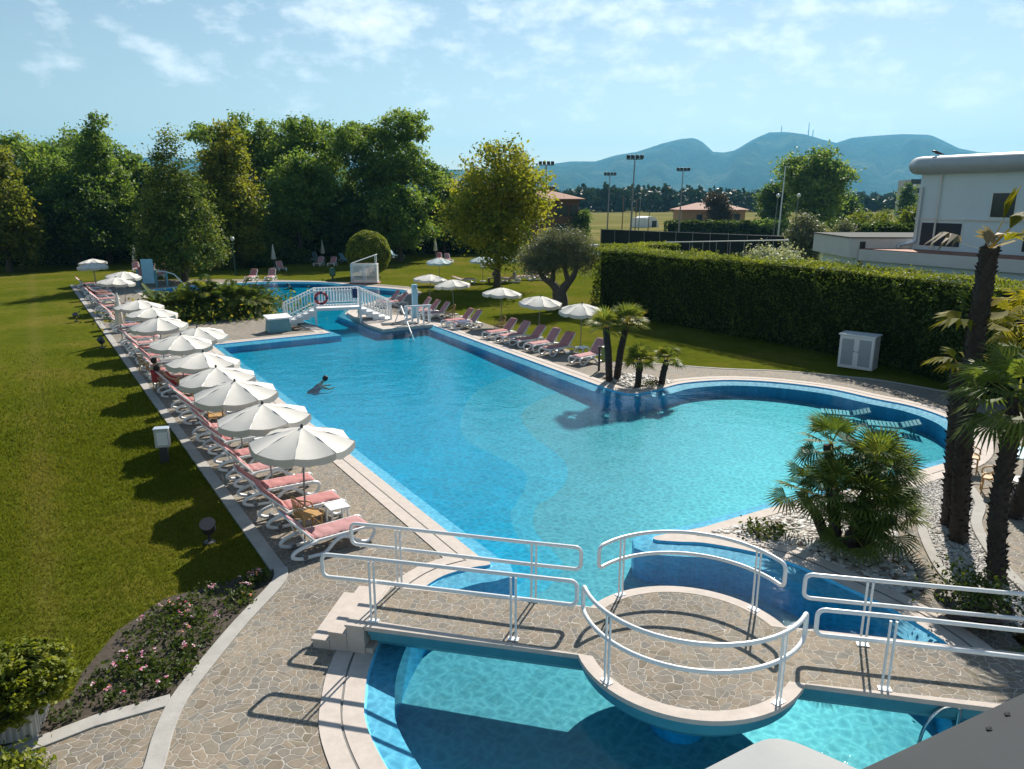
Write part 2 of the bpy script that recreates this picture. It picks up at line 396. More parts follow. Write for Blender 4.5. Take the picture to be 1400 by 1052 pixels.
LF = {
 'dark': leafmat('dark_leaves', [(0.034, 0.074, 0.022), (0.064, 0.131, 0.034), (0.11, 0.179, 0.043), (0.171, 0.236, 0.057)], 0.5),
 'mid': leafmat('mid_green_leaves', [(0.057, 0.127, 0.034), (0.116, 0.201, 0.045), (0.201, 0.292, 0.063), (0.273, 0.346, 0.081)], 0.5),
 'yellow': leafmat('yellow_green_leaves', [(0.076, 0.11, 0.021), (0.15, 0.188, 0.03), (0.237, 0.25, 0.036), (0.351, 0.314, 0.044)], 0.55),
 'plane': leafmat('plane_leaves', [(0.09, 0.126, 0.018), (0.19, 0.224, 0.026), (0.305, 0.313, 0.036), (0.449, 0.377, 0.043)], 0.55),
 'olive': leafmat('olive_leaves', [(0.065, 0.084, 0.05), (0.122, 0.144, 0.094), (0.173, 0.194, 0.13), (0.274, 0.288, 0.216)], 0.35),
 'magnolia': leafmat('magnolia_leaves', [(0.03, 0.061, 0.017), (0.064, 0.108, 0.025), (0.161, 0.206, 0.043), (0.302, 0.323, 0.076)], 0.42, .6, .2),
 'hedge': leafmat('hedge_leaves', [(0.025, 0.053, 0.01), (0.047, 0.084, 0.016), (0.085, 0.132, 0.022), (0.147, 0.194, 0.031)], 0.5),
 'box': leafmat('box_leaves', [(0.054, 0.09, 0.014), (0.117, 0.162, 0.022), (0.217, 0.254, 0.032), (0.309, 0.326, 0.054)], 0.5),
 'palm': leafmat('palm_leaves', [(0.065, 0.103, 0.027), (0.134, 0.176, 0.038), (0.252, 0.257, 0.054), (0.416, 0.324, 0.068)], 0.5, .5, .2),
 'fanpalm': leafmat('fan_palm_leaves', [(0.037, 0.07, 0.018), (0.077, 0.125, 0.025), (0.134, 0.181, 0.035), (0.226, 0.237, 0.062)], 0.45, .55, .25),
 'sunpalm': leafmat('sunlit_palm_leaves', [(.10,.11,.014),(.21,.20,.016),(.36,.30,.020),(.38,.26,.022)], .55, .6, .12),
 'dry': leafmat('dry_palm_leaves', [(.16,.12,.07),(.26,.20,.12),(.34,.27,.17)], .35),
 'fern': leafmat('fern_leaves', [(0.04, 0.076, 0.022), (0.08, 0.129, 0.028), (0.148, 0.192, 0.037), (0.395, 0.314, 0.045)], .4, .6, .1),
 'far': leafmat('far_forest_leaves', [(.012,.030,.010),(.022,.045,.014),(.034,.060,.018)], .2),
 'red': leafmat('reddish_leaves', [(.03,.025,.012),(.06,.04,.018),(.07,.06,.02)], .3),
 'varieg': leafmat('variegated_leaves', [(.10,.14,.06),(.30,.34,.22),(.48,.50,.40),(.55,.56,.48)], .3),
 'lime': leafmat('lime_leaves', [(.07,.10,.010),(.14,.18,.018),(.24,.27,.028),(.32,.33,.05)], .45),
 'grass': leafmat('grass_blades', [(0.07, 0.1, 0.011), (0.108, 0.136, 0.013), (0.151, 0.165, 0.017), (0.215, 0.195, 0.049)], .4, .9, .0),
 'flowerbed': leafmat('bedding_leaves', [(.028,.050,.010),(.060,.095,.016),(.10,.125,.022)], .4),
 'petal': leafmat('petals', [(.62,.02,.05),(.70,.10,.28),(.80,.70,.72),(.75,.22,.42),(.80,.42,.02),(.55,.01,.10)], .2, tcol=(1, 1, 1)),
}
def tfrond(m_pts, origin, direc, plen, nleaf, llen, spread=2.5, droop=.25, lw=.045, roll=0., arr=None):
    """fan frond: stalk then a fan of narrow blades; appends (verts, faces, rnd)"""
    V, F, Rn = arr
    o = Vector(origin); d = Vector(direc).normalized()
    sd = d.cross(Vector((0, 0, 1)));
    if sd.length < .05: sd = Vector((1, 0, 0))
    sd.normalize(); up = sd.cross(d).normalized()
    if roll: sd = (sd*math.cos(roll)+up*math.sin(roll)); up = sd.cross(d).normalized()
    hub = o+d*plen-Vector((0, 0, droop*.25*plen))
    b = len(V); w = lw*.35
    V += [o-sd*w, o+sd*w, hub+sd*w*.7, hub-sd*w*.7]; F.append((b, b+1, b+2, b+3)); Rn.append(.95)
    tone = random.random()*.6
    for i in range(nleaf):
        a = -spread/2+spread*i/(nleaf-1)
        ll = llen*(.72+.28*math.cos(a*.55))*random.uniform(.9, 1.06)
        dd = (d*math.cos(a)+sd*math.sin(a)).normalized()
        nrm = up
        side = dd.cross(nrm).normalized()*lw*.5
        mid = hub+dd*ll*.55+nrm*(.05*ll)
        tip = hub+dd*ll-Vector((0, 0, droop*ll*random.uniform(.6, 1.3)))
        b = len(V); fold = nrm*lw*.3
        V += [hub, mid+side+fold, tip, mid-side+fold]
        F.append((b, b+1, b+2, b+3)); Rn.append(min(1, tone+random.random()*.35))
def finmesh(name, arr, mat, parent):
    V, F, Rn = arr
    m = MB(); m.v = [tuple(v) for v in V]; m.f = [list(f) for f in F]; m.m = [0]*len(F)
    o = m.build(name, mat, parent, smooth=None)
    at = o.data.attributes.new('rnd', 'FLOAT', 'FACE'); at.data.foreach_set('value', Rn)
    return o
def fan_crown(name, parent, center, nf, plen, llen, mat, el=(-.5, 1.35), nleaf=20, lw=.05, droop=.22, spread=3.2):
    arr = ([], [], [])
    for i in range(nf):
        az = i*2.39996+random.uniform(-.25, .25); e = el[0]+(el[1]-el[0])*((i+.5)/nf)+random.uniform(-.12, .12)
        d = (math.cos(az)*math.cos(e), math.sin(az)*math.cos(e), math.sin(e))
        tfrond(None, center, d, plen*random.uniform(.8, 1.15), nleaf, llen*random.uniform(.85, 1.1), spread, droop, lw, random.uniform(-.5, .5), arr)
    return finmesh(name, arr, mat, parent)
def palm_trunk(m, path, r0, r1, n=10, scale_sz=.1, dens=26):
    """rough trunk wrapped in stubs of old leaf bases"""
    P = [Vector(p) for p in path]
    m.tube(P, [r0+(r1-r0)*i/(len(P)-1)+random.uniform(-.012, .012) for i in range(len(P))], n)
    L = sum((P[i+1]-P[i]).length for i in range(len(P)-1)); cnt = int(L*dens)
    for k in range(cnt):
        f = k/cnt*(len(P)-1); i = min(int(f), len(P)-2); p = P[i].lerp(P[i+1], f-i)
        r = r0+(r1-r0)*f/(len(P)-1); a = k*2.4+random.uniform(-.3, .3)
        d = Vector((math.cos(a), math.sin(a), 0)); q = p+d*r*.88; s = Vector((-d.y, d.x, 0))*scale_sz*.45
        tip = q+d*scale_sz*random.uniform(.3, .75)+Vector((0, 0, scale_sz*random.uniform(.3, 1.1)))
        m.add([q-s, q+s, tip, q+Vector((0, 0, scale_sz*.7))], [(0, 1, 2), (1, 3, 2), (3, 0, 2)])
def hedge_leaves(name, label, poly, z0, z1, mat, dens, leaf, cat='hedge', parent_loc=None, core=True, round_top=.15, topmat=None, wav=.1):
    """clipped hedge: leaf blades over a closed core of twigs"""
    cx = sum(p[0] for p in poly)/len(poly); cy = sum(p[1] for p in poly)/len(poly)
    if area(poly) < 0: poly = poly[::-1]
    loc = [(p[0]-cx, p[1]-cy) for p in poly]; t = thing(name, label, cat, (cx, cy, 0))
    PTS = []; NR = []
    n = len(loc)
    for i in range(n):
        a, b = np.array(loc[i]), np.array(loc[(i+1) % n]); L = np.linalg.norm(b-a)
        k = int(L*(z1-z0)*dens); u = rng.random(k); w = rng.random(k)
        nn = np.array([(b-a)[1], -(b-a)[0]])/L
        xy = a+(b-a)*u[:, None]
        zz = z0+(z1-z0)*w
        wob = wav*(np.sin(u*L*1.7+zz*2.1)+np.sin(u*L*.6+1.3)+.6*np.sin(u*L*4.3+zz*3.7))*.5
        inn = np.clip((zz-(z1-round_top))/round_top, 0, 1)**2*round_top*.8
        xy = xy+nn*(wob*.8-inn-.10*rng.random(k))[:, None]
        PTS.append(np.column_stack([xy, zz])); NR.append(np.column_stack([np.tile(nn, (k, 1)), np.zeros(k)]))
    xs = [p[0] for p in loc]; ys = [p[1] for p in loc]; A = abs(area(loc))
    k = int(A*dens*1.9); pts = []
    cand = np.column_stack([rng.uniform(min(xs), max(xs), k*6), rng.uniform(min(ys), max(ys), k*6)])
    for c in cand:
        if len(pts) >= k: break
        if inside(c, loc): pts.append(c)
    pts = np.array(pts); zt = z1+wav*.5*(np.sin(pts[:, 0]*1.9)+np.sin(pts[:, 1]*1.3+pts[:, 0]))*.5-.08*rng.random(len(pts))
    PTS.append(np.column_stack([pts, zt])); NR.append(np.tile([0.15, 0.35, 1.], (len(pts), 1)))
    P = np.vstack(PTS); NR = np.vstack(NR)
    P += rng.normal(size=P.shape)*.03
    cl = .5+.5*np.sin(P[:, 0]*1.3+P[:, 2]*1.1)*np.sin(P[:, 1]*1.1-P[:, 2]*.7+2)
    if wav > .2:
        k = 420; i0 = rng.integers(0, len(P), k); sh_ = np.repeat(P[i0]+NR[i0]*(.06+.14*rng.random(k))[:, None]+np.array([0, 0, .05]), 9, 0)+rng.normal(size=(k*9, 3))*.055
        P = np.vstack([P, sh_]); NR = np.vstack([NR, np.repeat(NR[i0], 9, 0)]); cl = np.concatenate([cl, np.repeat(rng.random(k), 9)])
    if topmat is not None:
        tm = P[:, 2] > z1-.16; P2 = np.repeat(P[tm], 2, 0); P2 = P2+rng.normal(size=P2.shape)*np.array([.06, .06, .025])+np.array([0, 0, .01]); leafmesh('sunlit_top_leaves', P2, leaf*(.45+.6*rng.random(len(P2))), topmat, np.repeat(cl[tm], 2), np.repeat(NR[tm], 2, 0), parent=t, flat=.3); P, NR, cl = P[~tm], NR[~tm], cl[~tm]  # sunlight on the hedge top put into a paler leaf colour
    leafmesh('foliage', P, leaf*(.6+.8*rng.random(len(P))), mat, cl, NR, parent=t, flat=.45)
    if core:
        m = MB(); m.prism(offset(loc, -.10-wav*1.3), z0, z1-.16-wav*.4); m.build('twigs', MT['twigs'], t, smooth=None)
    return t
MT['roof_tube'] = M('light_roof_edge', (.42, .44, .46), .35, .08, 2)
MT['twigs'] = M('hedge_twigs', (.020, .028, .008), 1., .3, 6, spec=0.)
# ------------------------------------------------------------------ camera, light, sky
cam = bpy.data.cameras.new('camera'); co = bpy.data.objects.new('camera', cam); COL.objects.link(co)
co.location = (0, 0, CAMH); co.rotation_euler = (PI/2-PITCH, 0, 0)
cam.sensor_width = 36; cam.lens = 36*FPX/1400; cam.clip_end = 30000; cam.clip_start = .05
sc.camera = co
SUN = Vector((.46, 1.14, 1.0)).normalized()
SEL = math.asin(SUN.z); SAZ = math.atan2(SUN.x, SUN.y)
sl = bpy.data.lights.new('sun', 'SUN'); sl.energy = 5.0; sl.angle = R(.55); sl.color = (1, .93, .82)
so = bpy.data.objects.new('sun', sl); COL.objects.link(so); so.rotation_euler = (-SUN).to_track_quat('-Z', 'Y').to_euler()
wd = bpy.data.worlds.new('World'); sc.world = wd; wd.use_nodes = True; nt = wd.node_tree
bg = nt.nodes['Background']; bg.inputs['Strength'].default_value = .069
sk = nd(nt, 'ShaderNodeTexSky', sky_type='NISHITA'); sk.sun_disc = False; sk.sun_elevation = SEL; sk.sun_rotation = SAZ
sk.air_density = 1.15; sk.dust_density = .15; sk.ozone_density = 1.6; sk.altitude = 0
tc = nd(nt, 'ShaderNodeTexCoord'); sp = nd(nt, 'ShaderNodeSeparateXYZ'); nt.links.new(tc.outputs['Generated'], sp.inputs[0])
def mth(op, a, b=None, c=None):
    n = nd(nt, 'ShaderNodeMath', operation=op)
    for i, v in enumerate((a, b, c)):
        if v is None: continue
        if isinstance(v, (int, float)): n.inputs[i].default_value = v
        else: nt.links.new(v, n.inputs[i])
    return n.outputs[0]
az = mth('ARCTAN2', sp.outputs[0], sp.outputs[1]); el = mth('ARCSINE', sp.outputs[2])
cv = nd(nt, 'ShaderNodeCombineXYZ'); nt.links.new(mth('MULTIPLY', az, 1.0), cv.inputs[0]); nt.links.new(mth('MULTIPLY', el, 1.9), cv.inputs[1])
nz = noise(nt, cv.outputs[0], 16, 8, .62); nz2 = noise(nt, cv.outputs[0], 5.5, 5, .6)
tot = None
for px, py, wx, wy, rot, k in ((495, 30, 100, 50, .12, 1.0), (220, 75, 85, 17, .5, .62), (440, 110, 42, 13, .3, .8), (372, 116, 22, 8, .3, .45), (800, 14, 120, 30, 0, .95), (870, 38, 60, 20, 0, .7),
        (880, 100, 85, 15, 0, .62), (760, 95, 45, 10, 0, .4), (1120, 12, 100, 16, 0, .75), (1130, 116, 28, 10, 0, .55), (1180, 116, 28, 10, 0, .55), (1225, 153, 60, 12, 0, .4),
        (1080, 165, 130, 22, 0, .38), (900, 182, 110, 16, 0, .35), (690, 165, 60, 14, 0, .35), (590, 20, 60, 30, .2, .6), (1310, 158, 60, 12, 0, .35), (1300, -60, 260, 60, 0, .8), (700, -200, 500, 90, 0, .8), (860, 50, 430, 95, 0, .42), (520, 70, 260, 70, 0, .40), (1250, 120, 260, 70, 0, .32)):
    d = Vector(ray(px, py)).normalized(); a0 = math.atan2(d.x, d.y); e0 = math.asin(d.z)
    da = mth('SUBTRACT', az, a0); de = mth('SUBTRACT', el, e0)
    u = mth('MULTIPLY', mth('ADD', da, mth('MULTIPLY', de, -rot)), 1050/wx); v = mth('MULTIPLY', mth('ADD', de, mth('MULTIPLY', da, rot)), 1050/wy)
    rr = mth('SQRT', mth('ADD', mth('MULTIPLY', u, u), mth('MULTIPLY', v, v)))
    g = mth('MULTIPLY', mth('SUBTRACT', 1.35, rr), k)
    tot = g if tot is None else mth('MAXIMUM', tot, g)
dens = mth('ADD', mth('MULTIPLY', tot, .5), mth('MULTIPLY', mth('SUBTRACT', nz, .5), 1.9))
dens = mth('ADD', dens, mth('MULTIPLY', mth('SUBTRACT', nz2, .5), .7))
cl = ramp(nt, dens, [(.12, (0, 0, 0)), (.50, (.55, .55, .55)), (.90, (.95, .95, .95))])
body = ramp(nt, nz, [(.35, (9.3, 9.9, 10.4)), (.62, (11.8, 12.0, 12.1))])
skc = mixc(nt, 1., sk.outputs[0], (1.10, .955, .84), 'MULTIPLY')
fin = mixc(nt, cl, skc, body)
nt.links.new(fin, bg.inputs['Color'])
sc.view_settings.view_transform = 'Standard'; sc.view_settings.look = 'None'; sc.view_settings.exposure = .72; sc.view_settings.gamma = 1
sc.cycles.use_denoising = True
sc.cycles.max_bounces = 8; sc.cycles.diffuse_bounces = 5; sc.cycles.glossy_bounces = 3; sc.cycles.transmission_bounces = 4; sc.cycles.transparent_max_bounces = 12
sc.cycles.volume_bounces = 0; sc.cycles.caustics_reflective = False; sc.cycles.caustics_refractive = False

# ------------------------------------------------------------------ haze: the air between here and the hills
HAZE = 1.0e-4
m, ntm, bs, out = newmat('haze'); ntm.nodes.remove(bs)
pv = nd(ntm, 'ShaderNodeVolumePrincipled'); pv.inputs['Color'].default_value = (.21, .63, 1.0, 1); pv.inputs['Density'].default_value = HAZE; pv.inputs['Anisotropy'].default_value = .25
ntm.links.new(pv.outputs[0], out.inputs['Volume']); m.cycles.homogeneous_volume = True
b = MB(); b.box((0, 3500, 420), (19000, 16000, 846.)); hz = b.build('haze', m, smooth=None); tag(hz, kind='stuff')

# ------------------------------------------------------------------ the pool's outline
segA = spline([(-.62, 13.40), (-.45, 13.23), (-.45, 13.12), (-.86, 12.98), (-1.4, 12.6), (-1.85, 11.8), (-2.12, 10.8), (-2.2, 9.9), (-2.14, 9.23), (-2.01, 8.62), (-1.58, 7.79), (-.9, 6.8), (.3, 5.8)], 5)
segB = spline([(.3, 5.8), (3.0, 5.5), (5.0, 6.1), (6.0, 7.4), (6.55, 8.6), (6.95, 9.6), (7.09, 10.34), (6.75, 11.4), (6.17, 12.36), (5.35, 13.4), (4.2, 14.02), (3.5, 14.13), (3.12, 14.19), (3.0, 14.28), (3.10, 14.40), (3.5, 14.55)], 5)
segC = [G(960, 722)]+spline([G(1070, 690), (9.0, 17.3), (11.21, 18.52), (12.5, 19.3), (13.5, 20.5), (14.2, 22), (14.34, 23.31), (13.95, 24.6), (13.13, 25.6), (12.3, 26.8), (11.37, 27.55), (10.1, 28.15), (8.77, 28.38), (7.6, 28.2), (6.59, 27.78), (5.7, 27.0), (5.0, 26.45), (4.33, 26.25), (3.7, 26.9)], 5)
segE = [SN(.2, 11.9), SN(.2, 9.0), SN(-6, 9.2)]+spline([SN(-9, 11), SN(-11.8, 14.9), SN(-14.7, 17.8), SN(-17.7, 17), SN(-21, 15.6), SN(-24.6, 14.3), SN(-27.2, 11), SN(-28, 8), SN(-27.8, 4), SN(-26.4, .4)], 3)
segF = [SN(-19, .5), SN(-13.2, .9), SN(-11.5, 2.5), SN(-9.5, 5), SN(-6.5, 6.1), SN(0, 6.1), SN(0, 0)]
POOL = []
for s_ in (segA, segB, segC, segE, segF):
    for p in s_:
        if not POOL or math.dist(POOL[-1], p) > .05: POOL.append((p[0], p[1]))
if math.dist(POOL[0], POOL[-1]) < .05: POOL.pop()
def dens_poly(P, step=1.0):
    o = []
    for i in range(len(P)):
        a, b = P[i], P[(i+1) % len(P)]; k = max(1, int(math.dist(a, b)/step))
        for q in range(k): o.append((a[0]+(b[0]-a[0])*q/k, a[1]+(b[1]-a[1])*q/k))
    return o
IN = offset(POOL, -.42)
# ------------------------------------------------------------------ ground
gm, ntg, bs, out = newmat('lawn'); P_ = pos(ntg)
f1 = noise(ntg, P_, .22, 4, .6); f2 = noise(ntg, P_, 2.4, 5, .7); f3 = noise(ntg, P_, 38, 3, .7)
c = ramp(ntg, f1, [(.28, (.072, .096, .009)), (.5, (.102, .118, .013)), (.72, (.165, .140, .030))])
c = mixc(ntg, 1., c, ramp(ntg, f2, [(.25, (.70, .74, .7)), (.75, (1.25, 1.2, 1.2))]), 'MULTIPLY')
c = mixc(ntg, 1., c, ramp(ntg, f3, [(.25, (.62, .62, .6)), (.75, (1.35, 1.35, 1.3))]), 'MULTIPLY')
TA, TB = Vector(G(48, 480)), Vector(G(62, 800)); td = (TB-TA).normalized(); tn = Vector((-td.y, td.x))
dp = nd(ntg, 'ShaderNodeVectorMath', operation='DOT_PRODUCT'); ntg.links.new(P_, dp.inputs[0]); dp.inputs[1].default_value = (tn.x, tn.y, 0)
m1 = nd(ntg, 'ShaderNodeMath', operation='SUBTRACT'); ntg.links.new(dp.outputs['Value'], m1.inputs[0]); m1.inputs[1].default_value = tn.dot(TA)
m2 = nd(ntg, 'ShaderNodeMath', operation='ABSOLUTE'); ntg.links.new(m1.outputs[0], m2.inputs[0])
m3 = nd(ntg, 'ShaderNodeMath', operation='MULTIPLY_ADD'); ntg.links.new(f2, m3.inputs[0]); m3.inputs[1].default_value = .9; ntg.links.new(m2.outputs[0], m3.inputs[2])
c = mixc(ntg, ramp(ntg, m3.outputs[0], [(.35, (.25, .25, .25)), (1.0, (0, 0, 0))]), c, (.20, .155, .055))
sx = nd(ntg, 'ShaderNodeSeparateXYZ'); ntg.links.new(P_, sx.inputs[0])
mpf = nd(ntg, 'ShaderNodeMapping'); mpf.inputs['Scale'].default_value = (.012, .05, 1); ntg.links.new(P_, mpf.inputs[0])
ff = noise(ntg, mpf.outputs[0], 1., 3, .5)
fc = ramp(ntg, ff, [(.3, (.075, .095, .025)), (.42, (.15, .145, .045)), (.5, (.23, .195, .085)), (.6, (.12, .135, .035)), (.7, (.20, .175, .07))])
far = nd(ntg, 'ShaderNodeMapRange'); far.inputs[1].default_value = 115; far.inputs[2].default_value = 135; ntg.links.new(sx.outputs[1], far.inputs[0])
ntg.links.new(mixc(ntg, far.outputs[0], c, fc), bs.inputs['Base Color']); bs.inputs['Roughness'].default_value = .9; bs.inputs['Specular IOR Level'].default_value = .0
bump(ntg, bs, f3, .8, .05)
o = sheet('lawn', [(-9000, -3000), (9000, -3000), (9000, 10500), (-9000, 10500)], [POOL], -.02, gm); tag(o, kind='structure')

LE = -4.0
BEDK = [G(385, 788), (-4.63, 11.14), (-4.76, 9.92), G(245, 955)]
DECK = [SN(24.35, LE), SN(-34, LE), SN(-36, 0), SN(-30.6, 10), SN(-23.4, 16.6), SN(-17.5, 19.2), SN(-13.4, 18.4), SN(-9, 15.5), SN(-4.4, 14.6), SN(-1.1, 15.1), SN(2.0, 14.7), SN(8, 14.25), (4.34, 31.63), (6.23, 31.33), (8.92, 30.39), (11.4, 29.92), (13.43, 29.01), (14.73, 28.26), (16.48, 26.33), (19, 22), (40, 12), (40, 1), (-12, 1), (-12, 4.5), G(60, 1012), G(130, 985), G(245, 955)]+BEDK[::-1][1:]
GRAVEL = [(8.29, 12.36), (8.43, 13.22), (8.88, 14.53), (9.39, 15.67), (9.75, 16.8), (10.1, 18.0), (11.0, 18.3), (11.6, 17.5), (11.2, 16.3), (10.37, 15.08), (9.97, 14.18), (9.64, 13.07), (9.5, 12.23), (9.35, 10.9), (8.9, 10.6), (8.45, 11.2)]
PENB = [G(960, 732), G(1010, 716), (6.35, 15.65), (7.6, 16.2), (8.7, 16.6), (8.75, 15.4), (8.3, 14.4), (7.9, 13.0), (7.55, 12.0), (7.0, 12.1), (6.55, 12.9), (5.7, 13.9), (4.7, 14.5)]
PALMB = [G(822, 517), G(850, 509), G(885, 513), G(932, 524), G(905, 529), (4.95, 27.25), (4.35, 27.0)]
o = sheet('pool_deck', DECK, [POOL, GRAVEL, PENB, PALMB], 0, MT['paving']); tag(o, kind='structure')
o = sheet('gravel_bed', offset(GRAVEL, .05), [], -.012, MT['gravel']); tag(o, kind='structure')
o = sheet('rock_bed', offset(PENB, .05), [], -.012, MT['soil']); tag(o, kind='structure')
o = sheet('palm_bed', offset(PALMB, .05), [], -.012, MT['soil']); tag(o, kind='structure')
FLB = [G(385, 788), (-4.63, 11.14), (-4.76, 9.92), G(245, 955), G(130, 985), G(60, 1012), G(-40, 1040), G(-20, 985), G(95, 955), G(112, 920), G(160, 862), G(225, 818), G(300, 797), G(368, 779)]
o = sheet('flower_bed', FLB, [], -.008, MT['soil']); tag(o, kind='structure')
# coping, grate, tile edge, walls
PDN = dens_poly(POOL, .35); PDV = np.array(PDN)
SEG0 = PDV; SEG1 = np.roll(PDV, -1, 0)-PDV
def pdist(p):
    q = np.array(p)-SEG0; t = np.clip((q*SEG1).sum(1)/(SEG1*SEG1).sum(1), 0, 1)
    return np.sqrt((((q-SEG1*t[:, None]))**2).sum(1).min())
def border(name, d0, d1, z, mat):
    """flat margin between two distances outside the pool's outline; no overlaps at the sharp points"""
    loops = [offset(PDN, d0) if d0 else PDN, offset(PDN, d1)]; vs = []; ed = []
    for L in loops:
        b = len(vs); vs += [Vector(p) for p in L]; ed += [(b+i, b+(i+1) % len(L)) for i in range(len(L))]
    r = delaunay_2d_cdt(vs, ed, [], 0, 1e-5); V = [(p.x, p.y, z) for p in r[0]]; F = []
    for f in r[2]:
        c = sum((r[0][i] for i in f), Vector((0, 0)))/len(f)
        if inside(c, POOL): continue
        if d0-.012 < pdist(c) < d1+.01:
            F.append(list(f) if area([r[0][i] for i in f]) > 0 else list(f)[::-1])
    mm = MB(); mm.add(V, F); o = mm.build(name, mat, smooth=None); tag(o, kind='structure'); return o
border('pool_coping', 0, .30, .014, MT['stone']); border('drain_groove', .27, .37, .005, MT['groove']); border('outer_coping', .335, .62, .017, MT['stone'])
O0 = POOL
m = MB(); ring(m, IN, O0, -.115, -.028, 0); ring(m, O0, O0, -.028, -.009, 0); ring(m, IN, IN, -.16, -.115, 1); ring(m, IN, IN, -1.9, -.16, 1); ring(m, O0, O0, -.01, .014, 0)
o = m.build('pool_walls', [MT['band'], MT['basin']], smooth=20); tag(o, kind='structure')
def floor_z(x, y):
    f = min(1, max(0, (y-9.)/27.)); return -.86+.44*f
c1 = [G(*p, -.75) for p in ((790, 500), (720, 515), (655, 540), (632, 572), (637, 605), (706, 641), (719, 653), (718, 668), (706, 690), (698, 702), (700, 717), (706, 731), (722, 752), (735, 775), (705, 800))]
c2 = [G(*p, -.75) for p in ((850, 520), (790, 535), (735, 555), (712, 575), (730, 602), (754, 619), (771, 634), (776, 649), (771, 666), (752, 683), (735, 692), (729, 707), (730, 721), (737, 734), (754, 751), (770, 775), (745, 806))]
Z1, Z2 = [[p for p in spline(c, 6)]+[(-4.5, 11.2), (-5, 3), (9, 3), (20, 12), (20, 32), (c[0][0]+3, c[0][1]+3)] for c in (c1, c2)]
FO = dens_poly(offset(POOL, -.3), .8)
vs = [Vector(p) for p in FO]; ed = [(i, (i+1) % len(FO)) for i in range(len(FO))]
for c in (c1, c2):
    q = spline(c, 6); b0 = len(vs); vs += [Vector(p) for p in q]; ed += [(b0+i, b0+i+1) for i in range(len(q)-1)]
for gx in range(-30, 16):
    for gy in range(5, 66):
        p = (gx+.5+.2*math.sin(gy*3.1), gy+.5+.2*math.sin(gx*2.3))
        if inside(p, FO): vs.append(Vector(p))
r = delaunay_2d_cdt(vs, ed, [], 0, 1e-6); F = []; FM = []
for f in r[2]:
    c = sum((r[0][i] for i in f), Vector((0, 0)))/len(f)
    if not inside(c, FO): continue
    F.append(list(f) if area([r[0][i] for i in f]) > 0 else list(f)[::-1]); FM.append(2 if inside(c, Z2) else 1 if inside(c, Z1) else 0)
mm = MB(); mm.v = [(p.x, p.y, floor_z(p.x, p.y)) for p in r[0]]; mm.f = F; mm.m = FM
o = mm.build('pool_floor', [MT['floor_deep'], MT['floor_mid'], MT['floor_shallow']], smooth=60); tag(o, kind='structure')
# water
wm, ntw, bs, out = newmat('pool_water'); ntw.nodes.remove(bs); P_ = pos(ntw)
dn = nd(ntw, 'ShaderNodeTexNoise'); dn.inputs['Scale'].default_value = 1.1; ntw.links.new(P_, dn.inputs['Vector'])
wv = nd(ntw, 'ShaderNodeVectorMath', operation='MULTIPLY_ADD'); ntw.links.new(dn.outputs['Color'], wv.inputs[0]); wv.inputs[1].default_value = (.5, .5, .5); ntw.links.new(P_, wv.inputs[2])
n1 = noise(ntw, wv.outputs[0], 1.3, 3, .55); n2 = noise(ntw, wv.outputs[0], 7.0, 4, .6)
hsum = nd(ntw, 'ShaderNodeMath', operation='MULTIPLY_ADD'); ntw.links.new(n2, hsum.inputs[0]); hsum.inputs[1].default_value = .30; ntw.links.new(n1, hsum.inputs[2])
bp = nd(ntw, 'ShaderNodeBump'); bp.inputs['Strength'].default_value = .27; bp.inputs['Distance'].default_value = .09; ntw.links.new(hsum.outputs[0], bp.inputs['Height'])
fr = nd(ntw, 'ShaderNodeFresnel'); gb = nd(ntw, 'ShaderNodeNewGeometry'); ior = nd(ntw, 'ShaderNodeMapRange'); ior.inputs[3].default_value = 1.33; ior.inputs[4].default_value = 1/1.33; ntw.links.new(gb.outputs['Backfacing'], ior.inputs[0]); ntw.links.new(ior.outputs[0], fr.inputs['IOR']); ntw.links.new(bp.outputs[0], fr.inputs['Normal'])
gl = nd(ntw, 'ShaderNodeBsdfGlossy'); gl.inputs['Roughness'].default_value = .03; ntw.links.new(bp.outputs[0], gl.inputs['Normal'])
# focused light painted into the surface tint, brighter along the lines of a Voronoi pattern
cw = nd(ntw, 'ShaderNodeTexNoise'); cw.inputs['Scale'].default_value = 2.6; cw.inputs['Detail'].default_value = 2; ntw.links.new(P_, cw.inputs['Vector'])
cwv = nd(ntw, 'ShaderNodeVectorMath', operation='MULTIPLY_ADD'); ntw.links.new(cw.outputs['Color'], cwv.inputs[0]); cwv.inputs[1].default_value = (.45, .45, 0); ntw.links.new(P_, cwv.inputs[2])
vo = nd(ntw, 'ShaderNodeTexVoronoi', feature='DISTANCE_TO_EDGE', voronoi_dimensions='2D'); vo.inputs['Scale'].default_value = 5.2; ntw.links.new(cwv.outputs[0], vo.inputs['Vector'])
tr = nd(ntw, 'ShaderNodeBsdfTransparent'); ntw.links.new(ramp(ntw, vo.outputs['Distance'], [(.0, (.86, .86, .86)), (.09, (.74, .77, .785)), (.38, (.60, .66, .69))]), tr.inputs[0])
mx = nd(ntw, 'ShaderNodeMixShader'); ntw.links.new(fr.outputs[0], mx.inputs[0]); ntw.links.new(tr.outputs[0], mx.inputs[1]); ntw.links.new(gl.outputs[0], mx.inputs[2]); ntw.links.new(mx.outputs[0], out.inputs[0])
va = nd(ntw, 'ShaderNodeVolumeAbsorption'); va.inputs['Color'].default_value = (.0, .90, .94, 1); va.inputs['Density'].default_value = .55; ntw.links.new(va.outputs[0], out.inputs['Volume']); wm.cycles.homogeneous_volume = True
m = MB(); wo = offset(POOL, .12); nw = len(wo); wt = sheet('tmp', wo, [], -.034, wm); vt = [tuple(v.co) for v in wt.data.vertices]; ft = [list(p.vertices) for p in wt.data.polygons]; bpy.data.objects.remove(wt)
